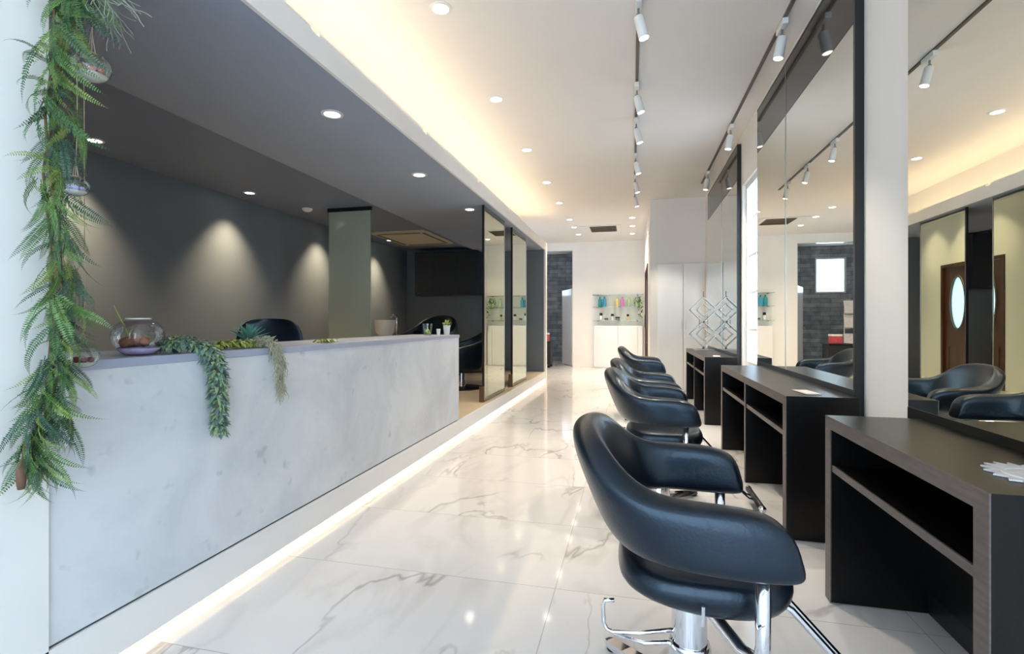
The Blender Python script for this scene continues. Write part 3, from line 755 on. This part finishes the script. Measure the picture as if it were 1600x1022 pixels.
# office chair behind the counter
oc = thing('office_chair', 'black office chair with rounded back behind the counter plants', 'chair', (-2.42, 2.92, PF), R(-62))
secs = []
for x, z, w_ in ((-.24, .46, .15), (-.25, .50, .20), (-.27, .68, .24), (-.30, .83, .22), (-.31, .895, .17), (-.31, .915, .09)):
    secs.append([Vector((x + .035 * math.cos(a) + .05 * (math.sin(a) ** 2), w_ * math.sin(a), z)) for a in (2 * math.pi * k / 20 for k in range(20))])
MB().loft(secs).build('backrest', 'leather', oc, True, 1)
MB().box(-.22, .24, -.23, .23, .40, .48, .03, seg=3).build('seat', 'leather', oc, True)
MB().tube([(-.18, 0, .40), (-.28, 0, .42), (-.29, 0, .55)], .018, 8).build('back_support', 'rubber', oc, True)
MB().tube([(0, 0, .08), (0, 0, .40)], .03, 12).build('column', 'chrome', oc, True)
for k in range(5):
    a = 2 * math.pi * k / 5
    lg = MB().tube([(0, 0, .10), (.27 * math.cos(a), .27 * math.sin(a), .07)], [.03, .018], 8).build('base_leg', 'rubber', oc, True)
    MB().tube([(.27 * math.cos(a) - .012 * math.sin(a), .27 * math.sin(a) + .012 * math.cos(a), .03), (.27 * math.cos(a) + .012 * math.sin(a), .27 * math.sin(a) - .012 * math.cos(a), .03)], .03, 12).build('caster', 'rubber', lg, True)

# ------------------------------------------------------------------ end wall: shelves, bottles, cupboard
SX0, SX1 = -.90, .24
zs = [P(960, q, Y=YEND).z for q in (461, 480, 501)]
for i, z in enumerate(zs):
    t = thing('glass_shelf', '%s glass shelf on the white end wall' % ['top', 'middle', 'bottom'][i], 'shelf', ((SX0 + SX1) / 2, YEND, z), 0, 'glass shelves on the end wall')
    MB().box(-(SX1 - SX0) / 2, (SX1 - SX0) / 2, -.16, -.001, -.005, .005).build('glass_plate', 'shelfglass', t)
    for x in (-.45, .45): MB().box(x - .01, x + .01, -.13, -.001, -.02, -.005).build('bracket', 'steel', t)
def bottle(px, z, h, r, mk, label, group='bottles on the glass shelves', cap='lampwhite'):
    p = P(px, 480, Y=YEND - .08)
    t = thing('bottle', label, 'bottle', (p.x, YEND - .08, z + .0055), 0, group)
    MB().lathe([(0, 0), (r, 0), (r, h * .72), (r * .5, h * .8), (0, h * .8)], 16).build('bottle_body', mk, t, True, sharp=40)
    MB().lathe([(0, h * .8), (r * .45, h * .8), (r * .45, h), (0, h)], 12).build('cap', cap, t, True, sharp=40)
zm, zb_ = zs[1], zs[2]
bottle(937.5, zm, .24, .042, 'teal', 'left teal bottle on the middle glass shelf', cap='teal')
bottle(944.5, zm, .24, .042, 'blueb', 'blue bottle right beside the teal bottle on the middle shelf', cap='teal')
bottle(964, zm, .22, .035, 'yellowb', 'pale yellow bottle on the middle glass shelf', cap='yellowb')
bottle(972.5, zm, .23, .042, 'pinkb', 'pink bottle on the middle glass shelf', cap='pinkb')
bottle(983, zm, .22, .034, 'greenb', 'pale green bottle beside the hanging plant on the middle shelf', cap='greenb')
def jar(px, z, h, r, mk, label):
    p = P(px, 480, Y=YEND - .08)
    t = thing('jar', label, 'jar', (p.x, YEND - .08, z + .0055), 0, 'small jars on the bottom glass shelf')
    MB().lathe([(0, 0), (r, 0), (r, h * .65), (0, h * .65)], 14).build('jar_body', mk, t, True, sharp=40)
    MB().lathe([(0, h * .65), (r * 1.05, h * .65), (r * 1.05, h), (0, h)], 14).build('lid', 'rubber', t, True, sharp=40)
jar(939, zb_, .17, .03, 'lampwhite', 'tall white jar with a black lid, leftmost on the bottom shelf')
jar(947.5, zb_, .05, .04, 'steel', 'low dark tin, second from left on the bottom shelf')
jar(957, zb_, .15, .034, 'lampwhite', 'white jar with a black lid, third from left on the bottom shelf')
jar(965, zb_, .08, .045, 'steel', 'wide dark tin right of the middle jar on the bottom shelf')
jar(981, zb_, .14, .025, 'yellowb', 'slim pale yellow jar, rightmost on the bottom shelf')
cu = thing('low_cupboard', 'low white cupboard below the glass shelves on the end wall', 'cupboard', (-.33, YEND, 0))
MB().box(-.54, .56, -.10, -.002, 0, .98).build('body', 'gloss', cu)
for a, b in ((-.535, .005), (.01, .45), (.455, .555)): MB().box(a, b, -.118, -.10, .02, .97, .002).build('cupboard_door', 'gloss', cu)
# trailing plant on the middle shelf
def leafmesh(m, base, d, w, up=Vector((0, 0, 1)), fold=.25):
    """a leaf as four triangles with a midrib fold"""
    d = Vector(d); L = d.length; dn = d.normalized()
    s_ = dn.cross(up)
    if s_.length < 1e-4: s_ = dn.cross(Vector((1, 0, 0)))
    s_.normalize(); nn = s_.cross(dn)
    b = Vector(base)
    v = m.bm.verts
    a0 = v.new(b); a1 = v.new(b + d * .45 + s_ * w + nn * w * fold); a2 = v.new(b + d); a3 = v.new(b + d * .45 - s_ * w + nn * w * fold); c = v.new(b + d * .5)
    for t in ((a0, a1, c), (a1, a2, c), (a2, a3, c), (a3, a0, c)): m.bm.faces.new(t)
p = P(996, 470, Y=YEND - .1)
hp = thing('trailing_plant', 'small green plant hanging from the right end of the top glass shelf', 'plant', (p.x, YEND - .09, zs[1] + .0055), 0)
MB().lathe([(0, 0), (.045, 0), (.06, .10), (.05, .10), (.04, .09), (0, .09)], 16).build('pot', 'greenb', hp, True, sharp=40)
m = MB()
for k in range(110):
    a = rnd.uniform(0, 6.28); q = rnd.random()
    if q < .5: b = Vector((.06 * math.cos(a), .05 * math.sin(a) - .02, .10 + rnd.uniform(0, .14)))
    else: b = Vector((.06 + .04 * math.cos(a), -.115 + .02 * math.sin(a), .16 - (q - .5) * .8))
    leafmesh(m, b, (rnd.uniform(-.05, .05), rnd.uniform(-.05, .01), -rnd.uniform(.02, .06)), .014)
m.build('foliage', 'fern2', hp)

# trolley with magazines in the far alcove
tr = thing('salon_trolley', 'black salon trolley in the far alcove by the slate wall', 'trolley', (-2.06, 11.75, 0))
MB().box(-.22, .22, -.2, .2, .08, .60, .02).build('body', 'rubber', tr)
MB().box(-.24, .24, -.22, .22, .60, .62, .004).build('tray', 'rubber', tr)
for a in (-.18, .18):
    for b in (-.16, .16): MB().tube([(a, b - .012, .035), (a, b + .012, .035)], .035, 10).tube([(a, b, .035), (a, b, .085)], .012, 6).build('caster', 'rubber', tr)
bx = thing('gift_box', 'small red and white patterned box on the black trolley', 'box', (-1.99, 11.66, .6205))
MB().box(-.10, .10, -.08, .08, 0, .15, .003).build('box_body', 'redbox', bx); MB().box(-.104, .104, -.084, .084, .15, .19, .003).build('lid', 'paper', bx)
mr_ = thing('magazine_rack', 'white wire magazine rack with open magazines beside the black trolley', 'rack', (-2.50, 12.05, 0))
m = MB()
for x in (-.18, .18): m.tube([(x, .1, .012), (x, .05, 1.5)], .01, 6).tube([(x, -.2, .012), (x, .1, .012)], .01, 6)
m.build('rack_frame', 'lampwhite', mr_)
for z in (.55, .95, 1.25):
    MB().box(-.2, .2, -.004, .004, 0, .28, 0, Matrix.Translation((0, -.02, z)) @ Matrix.Rotation(R(-18), 4, 'X')).build('magazine', 'paper', mr_)
    MB().box(-.2, .2, -.07, .05, z - .012, z - .004).build('ledge', 'lampwhite', mr_)
# diamond-shaped metal stand on the farthest desk
ds = thing('metal_stand', 'silver metal stand of stacked open diamonds on the farthest desk', 'stand', (.90, 6.98, DZ))
def diamond(m, cy, cz, r, dep, th):
    for a, b in (((0, -r), (r, 0)), ((r, 0), (0, r)), ((0, r), (-r, 0)), ((-r, 0), (0, -r))):
        L = math.hypot(b[0] - a[0], b[1] - a[1]); an = math.atan2(b[1] - a[1], b[0] - a[0])
        m.box(-L / 2 - th / 2, L / 2 + th / 2, -dep / 2, dep / 2, -th / 2, th / 2, 0, Matrix.Translation((cy + (a[0] + b[0]) / 2, 0, cz + (a[1] + b[1]) / 2)) @ Matrix.Rotation(-an, 4, 'Y'))
    return m
MB().box(-.13, .13, -.07, .07, 0, .012, .002).build('foot', 'steel', ds)
diamond(MB(), 0, .205, .165, .10, .012).build('diamond', 'steel', ds)
diamond(MB(), 0, .52, .165, .10, .012).build('diamond', 'steel', ds)
diamond(MB(), .0, .205, .08, .08, .010).build('inner_diamond', 'steel', ds)
diamond(MB(), .0, .52, .08, .08, .010).build('inner_diamond', 'steel', ds)
MB().tube([(0, 0, .012), (0, 0, .04)], .012, 8).tube([(-.05, 0, .285), (-.05, 0, .44)], .005, 6).tube([(.05, 0, .285), (.05, 0, .44)], .005, 6).tube([(0, 0, .685), (0, 0, .76)], .006, 6).build('connector', 'steel', ds)

# ------------------------------------------------------------------ fern garland on the white wall's edge
GX = -1.46
def frond_mesh(L, droop, npair, lw, seed, mk, name='frond', parent=None):
    r_ = random.Random(seed); m = MB()
    pts = []
    p = Vector((0, 0, 0)); ang = 0.0
    n = 14
    for i in range(n + 1):
        pts.append(p.copy()); ang = -droop * (i / n) ** 1.3
        p = p + Vector((math.cos(ang), .10 * math.sin(seed + i * .4), math.sin(ang))) * (L / n)
    m.tube(pts, [.0016 * (1 - i / (n + 2)) for i in range(n + 1)], 4)
    for k in range(npair):
        u = .08 + .9 * k / npair; i = min(int(u * n), n - 1); f = u * n - i
        b = pts[i].lerp(pts[i + 1], f); d = (pts[i + 1] - pts[i]).normalized()
        ll = lw * (math.sin(math.pi * min(1, u * .85 + .18)) ** .7)
        side = d.cross(Vector((0, 0, 1)))
        if side.length < .05: side = Vector((0, 1, 0))
        side.normalize()
        for s_ in (-1, 1):
            dv = (side * s_ * .96 + d * .28 + Vector((0, 0, r_.uniform(-.15, .15)))) * ll
            leafmesh(m, b, dv, ll * .155 + .0004, d.cross(side), .1)
    return m
gl = thing('fern_garland', 'long green artificial fern garland hanging at the edge of the white wall', 'garland', (GX, .98, 2.30))
cl = [(100, -160), (98, -60), (95, 0), (88, 90), (80, 180), (76, 270), (84, 360), (92, 450), (88, 520), (82, 590), (70, 640), (56, 690), (44, 735), (36, 760)]
clw = [P(x, y, X=GX) for x, y in cl]
clw = [Vector((GX, .99, 2.30))] + clw
clw = [q for q in clw if q.z <= 2.31]
org = Vector((GX, .98, 2.30))
def along(u):
    f = u * (len(clw) - 1); i = min(int(f), len(clw) - 2); return clw[i].lerp(clw[i + 1], f - i)
st = MB()
for k in range(3):
    st.tube([q - org + Vector((.012 * math.cos(i * 1.3 + k * 2.1), .012 * math.sin(i * 1.3 + k * 2.1), 0)) for i, q in enumerate(clw)], .0035, 6)
st.build('stem', 'stem', gl, True)
greens = ['fern1', 'fern2', 'fern3', 'fern1', 'fern2', 'fern4']
protos = []
for k in range(14):
    m = MB()
    for q in range(4):
        f = frond_mesh((.15, .19, .22, .17)[(k + q) % 4], (1.0, 1.3, .8, 1.5)[(k + 2 * q) % 4], (20, 25, 29, 23)[(k + q) % 4], (.0150, .0170, .0185, .0160)[(k + q) % 4], k * 3 + q * 7 + 1, None)
        mt = Matrix.Translation((.0, .008 * (q - 1), .004 * q)) @ Matrix.Rotation((q - 1.5) * .4, 4, 'Z') @ Matrix.Rotation((q % 2 - .5) * .5, 4, 'Y')
        if k >= 12 and q: f.bm.free(); continue
        bmesh.ops.transform(f.bm, matrix=mt if k < 12 else Matrix.Identity(4), verts=f.bm.verts[:])
        tm = bpy.data.meshes.new('tmp'); f.bm.to_mesh(tm); f.bm.free(); m.bm.from_mesh(tm); bpy.data.meshes.remove(tm)
    bmesh.ops.recalc_face_normals(m.bm, faces=m.bm.faces[:])
    me = bpy.data.meshes.new('frond'); m.bm.to_mesh(me); m.bm.free(); me.materials.append(M[greens[k % 6]]); protos.append(me)
def fmat(pos, yaw, pitch, roll, sc):
    return Matrix.Translation(pos) @ Matrix.Rotation(yaw, 4, 'Z') @ Matrix.Rotation(-pitch, 4, 'Y') @ Matrix.Rotation(roll, 4, 'X') @ Matrix.Scale(sc, 4)
def clear(mt, k, lim=0):
    """does the frond stay out of the wall and off the counter?"""
    for v in list(protos[k].vertices)[::3]:
        w_ = mt @ v.co
        if w_.x < XL + .004 and (w_.y < 1.04 or w_.z < CZ + .01): return False
        if lim and (abs(w_.y - mid_y(w_.z)) > lim or w_.z < .60): return False
    return True
def mid_y(z):
    q = min(clw, key=lambda c_: abs(c_.z - z)); return q.y
def frond(pos, yaw, pitch, roll, sc, k):
    mt = fmat(pos, yaw, pitch, roll, sc)
    o = bpy.data.objects.new('frond', protos[k]); COL.objects.link(o); o.parent = gl
    o.matrix_local = Matrix.Translation(-org) @ mt
    return o
NF = 90
for k in range(NF):
    for tries in range(250):
        shrink = 1 - .45 * tries / 250
        u = .08 + .86 * (k + rnd.random()) / NF
        q = along(u) + Vector((rnd.uniform(.0, .03), rnd.uniform(-.030, .030), 0))
        side = -1 if rnd.random() < .8 else 1          # towards the camera along the wall, or past its edge
        if k % 5 < 2:
            yaw = (R(-90) + rnd.uniform(-.1, .9)) if side < 0 else (R(90) + rnd.uniform(-.6, 0))
            pitch = rnd.uniform(-.9, .1) if side < 0 else rnd.uniform(-1.35, -.8); sc = rnd.uniform(.5, .8)
        else:
            yaw = R(-90) + rnd.uniform(0, 2.6); pitch = rnd.uniform(-1.55, -1.2); sc = rnd.uniform(.7, 1.0)
        mt = fmat(q, yaw, pitch, rnd.uniform(-1.2, 1.2), sc * shrink)
        if clear(mt, k % 12, .085 if k % 7 else .135): break
    o = bpy.data.objects.new('frond', protos[k % 12]); COL.objects.link(o); o.parent = gl; o.matrix_local = Matrix.Translation(-org) @ mt
# a few fronds the photo shows clearly
for (px, py, yaw, pitch, sc, k) in ((96, 622, 86, .02, .45, 12), (80, 100, -82, .15, .6, 12), (75, 130, -80, .0, .6, 13), (75, 185, -80, -.4, .65, 13), (100, 345, 75, .1, .38, 13), (72, 480, -78, -.6, .9, 12), (52, 640, -65, -1.25, .75, 2), (40, 668, -60, -1.4, .7, 12), (50, 690, 20, -1.5, .6, 13)):
    frond(P(px, py, X=GX + .02), R(yaw), pitch, .4, sc, k)
m = MB()
q = P(33, 745, X=GX + .03) - org
m.lathe([(0, -.032), (.007, -.03), (.010, -.01), (.010, .02), (.006, .034), (0, .036)], 10, Matrix.Translation(q)).build('dried_pod', 'pod', gl, True)
MB().tube([q + Vector((0, 0, .034)), q + Vector((-.02, .03, .13))], .0018, 5).build('pod_stalk', 'stem', gl)
# curly pale air plant at the garland's top
mo = MB()
for k in range(46):
    b = P(128, -20, X=GX + .02) + Vector((rnd.uniform(-.02, .04), rnd.uniform(-.02, .03), rnd.uniform(-.02, .05))) - org
    pts = [b]; d = Vector((rnd.uniform(0, .6), rnd.uniform(-.3, 1.0), rnd.uniform(-.8, .2))).normalized()
    for i in range(9):
        d = (d + Vector((rnd.uniform(-.4, .4), rnd.uniform(-.4, .4), rnd.uniform(-.55, .3)))).normalized(); pts.append(pts[-1] + d * .016)
    mo.tube(pts, .0011, 4)
mo.build('air_plant', 'moss', gl)

# glass globes hanging beside the garland
def globe(px, py, rad, tilt, fill, fillname, label, X=-1.42, gap=.15):
    c = P(px, py, X=X)
    t = thing('hanging_globe', label, 'glass globe', tuple(c), 0, 'glass globes on strings')
    mt = Matrix.Rotation(tilt, 4, 'X') @ Matrix.Rotation(tilt * .6, 4, 'Y')
    prof = []
    for i in range(15):
        a = -math.pi / 2 + i * (math.pi * .86) / 14; prof.append((max(rad * math.cos(a), 0 if i == 0 else 1e-4), rad * .88 * math.sin(a)))
    prof[0] = (0, -rad * .88)
    MB().lathe(prof, 28, mt).build('glass_bulb', 'terr', t, True)
    pr = [(0, -rad * .80)] + [(rad * .93 * math.cos(a), rad * .80 * math.sin(a)) for a in [(-math.pi / 2 + .15 + i * .12) for i in range(8)]]
    top = pr[-1][1]; pr.append((0, top + rad * .08))
    MB().lathe(pr, 24).build('sand', 'sand', t, True)
    m = MB()
    for k in range(9):
        a = k * 2.4; m.blob((rad * .5 * math.cos(a) * (k % 3) / 2, rad * .5 * math.sin(a) * (k % 3) / 2, top + rad * .2), rad * .24, 2, .5, k)
    m.build(fillname, fill, t, True)
    m = MB(); ztop = 2.34 - c.z
    m.tube([(0, 0, rad * .8), (.003, .002, .15), (-.002, .004, ztop * .5), (0, 0, ztop)], .0013, 5)
    m.tube([(rad * .3, 0, rad * .78), (.004, 0, rad * 1.8), (0, 0, rad * 2.4)], .0012, 5).tube([(-rad * .3, 0, rad * .78), (-.004, 0, rad * 1.8), (0, 0, rad * 2.4)], .0012, 5)
    m.tube([(rad * .32 * math.cos(a), rad * .32 * math.sin(a), rad * .80) for a in (2 * math.pi * k / 16 for k in range(17))], .0016, 5, False)
    m.build('string', 'string', t)
    return t
globe(143, 106, .045, R(28), 'pink', 'pink_moss', 'topmost hanging glass globe, filled with white sand and pink moss')
globe(118, 291, .031, R(10), 'lilac', 'lilac_gravel', 'middle hanging glass globe, halfway down the fern garland', -1.42)
globe(130, 557, .037, R(0), 'red', 'red_berries', 'lowest hanging glass globe with dark red berries, at counter height', -1.475)

# ------------------------------------------------------------------ plants on the counter
TX = XL - .10
def on(px, X=TX): 
    q = P(px, 540, X=X); return Vector((X, q.y, CZ + .0008))
b = on(216)
tb = thing('glass_terrarium', 'round glass terrarium bowl with rusty moss at the counter left end', 'terrarium', tuple(b))
rad = .072
prof = [(0, .001), (rad * .55, .001)] + [(rad * math.cos(a) * 1.06, rad * .88 + rad * .88 * math.sin(a)) for a in [(-.95 + i * .17) for i in range(12)]]
MB().lathe(prof, 32).build('glass_bowl', 'terr', tb, True)
MB().lathe([(0, .004), (rad * .6, .004), (rad * .84, .02), (rad * .80, .026), (0, .028)], 24).build('gravel', 'lilac', tb, True)
m = MB()
for k in range(14):
    a = rnd.uniform(0, 6.28); q = rnd.uniform(0, .042); m.blob((q * math.cos(a), q * math.sin(a) - .012, .035 + rnd.uniform(0, .018)), .015, 2, .6, k)
m.build('moss', 'rust', tb, True)
MB().tube([(0, -.02, .04), (-.005, -.045, .10), (-.01, -.075, .165)], [.003, .0025, .001], 6).build('twig', 'lime', tb, True)
MB().lathe([(rad * .50, .1195), (rad * .53, .122), (rad * .50, .1245), (rad * .47, .122), (rad * .50, .1195)], 28).build('rim', 'porcelain', tb, True)
# driftwood
b = on(262, TX - .13)
dw = thing('driftwood', 'grey driftwood branch lying on the counter behind the trailing succulents', 'driftwood', tuple(b))
MB().tube([(0, -.03, .012), (0, .08, .016), (-.01, .2, .014), (.01, .34, .018), (0, .5, .012), (-.02, .62, .012)], [.007, .012, .014, .013, .011, .006], 8).tube([(-.01, .15, .014), (-.05, .22, .03), (-.09, .27, .02)], [.009, .006, .003], 6).tube([(0, .32, .014), (.03, .4, .03), (.05, .48, .026)], [.009, .006, .003], 6).build('branch', 'drift', dw, True)
# trailing succulents
b = on(295, XL - .05)
def trail(m, path, r, n, size, seed, jitter=.5):
    q = random.Random(seed)
    for k in range(n):
        u = k / n * (len(path) - 1); i = int(u); c = Vector(path[i]).lerp(Vector(path[i + 1]), u - i)
        fade = 1 - .45 * (k / n) ** 2
        a = q.uniform(0, 6.28); o = Vector((math.cos(a), math.sin(a), q.uniform(-.7, .5))) * r * fade * q.uniform(.4, 1)
        d = o.normalized() * size * q.uniform(.7, 1.3) + Vector((0, 0, -size * .5))
        leafmesh(m, c + o * .6, d, size * .33, Vector((0, 0, 1)), .5)
def lift(m):
    for v in m.bm.verts: v.co.z = max(v.co.z, .0015)
ts = thing('trailing_succulent', 'blue-green succulent spilling down the concrete counter front', 'succulent', tuple(b))
path = [(-.03, -.06, .03), (-.02, -.03, .05), (.0, 0, .045), (.055, .03, .02), (.085, .04, -.05), (.085, .045, -.12), (.082, .05, -.20), (.08, .055, -.30)]
m = MB(); trail(m, path, .046, 620, .024, 3); m.build('dark_leaves', 'sedum', ts)
m = MB(); trail(m, path, .050, 520, .022, 8); m.build('light_leaves', 'sedum2', ts)
MB().tube(path, .004, 6).build('stem', 'stem', ts, True)
# agave rosette
b = on(388, TX - .05)
ag = thing('agave_rosette', 'teal agave rosette with pointed leaves lying on the counter', 'succulent', tuple(b))
m = MB()
for k in range(26):
    a = k * 2.4; e = .25 + .048 * k
    d = Vector((math.cos(a) * math.cos(e), math.sin(a) * math.cos(e), math.sin(e))) * (.105 - .001 * k)
    leafmesh(m, (0, 0, .026), d, .015, Vector((0, 0, 1)), .5)
m.build('leaves', 'agave', ag)
MB().lathe([(0, 0), (.022, 0), (.026, .015), (.016, .03), (0, .032)], 12).build('base', 'stem', ag, True)
# yellow green leafy cutting between the succulents
b = on(357, TX)
lf = thing('leafy_cutting', 'yellow-green leafy cutting between the trailing succulent and the agave', 'plant', tuple(b))
m = MB(); trail(m, [(0, -.08, .02), (0, 0, .03), (0.02, .08, .03), (.03, .22, .02)], .03, 130, .032, 5); lift(m); m.build('leaves', 'lime', lf)
MB().tube([(0, -.08, .008), (0, 0, .012), (.02, .08, .012), (.03, .22, .008)], .003, 5).build('stem', 'stem', lf)
# hanging beige air plant
b = on(408, XL - .05)
ht = thing('hanging_air_plant', 'pale beige air plant hanging over the counter edge right of the agave', 'plant', tuple(b))
m = MB(); path = [(-.02, -.01, .02), (.03, 0, .028), (.07, .01, 0), (.08, .015, -.06), (.08, .02, -.13), (.08, .02, -.20)]
for k in range(620):
    u = rnd.random() ** 1.1 * (len(path) - 1.01); i = int(u); c = Vector(path[i]).lerp(Vector(path[i + 1]), u - i)
    r_ = .036 * (1 - .55 * u / 5)
    pts = [c + Vector((rnd.uniform(-r_, r_) * .6, rnd.uniform(-r_, r_), rnd.uniform(-.02, .02)))]
    if pts[0].x < .05 and pts[0].z < .006: pts[0].z = .006
    for i2 in range(4): pts.append(pts[-1] + Vector((rnd.uniform(-.004, .006), rnd.uniform(-.009, .009), -rnd.uniform(.003, .012) if pts[0].x > .05 else .002)))
    m.tube(pts, .0014, 3, False)
m.build('strands', 'till', ht)
# small plants and pots at the far end of the counter
b = on(508, TX)
yp = thing('low_sedum', 'small yellow-green sedum tuft lying alone on the middle of the counter', 'plant', tuple(b))
m = MB(); trail(m, [(0, -.07, .012), (0, 0, .016), (0, .09, .012)], .022, 80, .024, 11); lift(m); m.build('leaves', 'lime', yp)
MB().tube([(0, -.07, .005), (0, .09, .005)], .004, 5).build('stem', 'stem', yp)
def pot(px, X, h, r, mk, label, leaf=None, n=30, lh=.05, group='small pots at the counter end'):
    b = on(px, X)
    t = thing('plant_pot', label, 'pot', tuple(b), 0, group)
    MB().lathe([(0, 0), (r * .75, 0), (r, h), (r * .88, h), (r * .8, h * .85), (0, h * .85)], 18).build('pot_body', mk, t, True, sharp=40)
    if leaf:
        m = MB()
        for k in range(n):
            a = k * 2.4; e = rnd.uniform(.2, 1.4); leafmesh(m, (0, 0, h * .85), Vector((math.cos(a) * math.cos(e), math.sin(a) * math.cos(e), math.sin(e))) * lh * rnd.uniform(.7, 1.2), lh * .16)
        m.build('foliage', leaf, t)
pot(698, XL - .12, .085, .034, 'porcelain', 'white pot with a spreading green plant at the counter far end', 'lime', 40, .065)
pot(685, XL - .09, .055, .018, 'porcelain', 'small narrow white cup left of the potted plant')
gj = on(668, XL - .16)
t = thing('glass_vase', 'clear glass vase with green moss near the counter far end', 'vase', tuple(gj))
MB().lathe([(0, .001), (.03, .001), (.042, .10), (.04, .10), (.029, .006), (0, .006)], 20).build('glass_body', 'terr', t, True, sharp=40)
m = MB()
for k in range(7): m.blob((.014 * math.cos(k * 2.4), .014 * math.sin(k * 2.4), .02 + .004 * k), .013, 1, .4, k)
m.build('moss', 'lime', t, True)

# ------------------------------------------------------------------ daylight
wd = bpy.data.worlds.new('sky'); SC.world = wd; wd.use_nodes = True
bg = wd.node_tree.nodes['Background']
bg.inputs['Color'].default_value = (0.62, 0.81, 1.0, 1); bg.inputs['Strength'].default_value = 6.0
def portal(name, loc, rot, sx, sy):
    l = bpy.data.lights.new(name, 'AREA'); l.shape = 'RECTANGLE'; l.size = sx; l.size_y = sy; l.cycles.is_portal = True
    o = bpy.data.objects.new(name, l); COL.objects.link(o); o.location = loc; o.rotation_euler = rot
portal('shopfront_portal', ((XL + XW) / 2, YF - .12, 1.31), (R(90), 0, 0), XW - XL, 2.6)
portal('side_portal', (XW + .13, 5.0, 1.52), (R(90), 0, R(90)), .8, 1.8)
portal('alcove_portal', (-3.72, 10.25, 2.0), (R(90), 0, R(-90)), .7, 1.0)
portal('slate_portal', (-2.7, YST + .16, 2.2), (R(-90), 0, 0), .7, .9)

SC.view_settings.view_transform = 'Standard'; SC.view_settings.look = 'None'
SC.view_settings.exposure = 0.22; SC.view_settings.gamma = 1.0
SC.view_settings.use_curve_mapping = False
c = SC.cycles if hasattr(SC, 'cycles') else None
if c:
    c.max_bounces = 10; c.diffuse_bounces = 5; c.glossy_bounces = 6; c.transparent_max_bounces = 12
    c.caustics_reflective = False; c.caustics_refractive = False; c.sample_clamp_indirect = 6
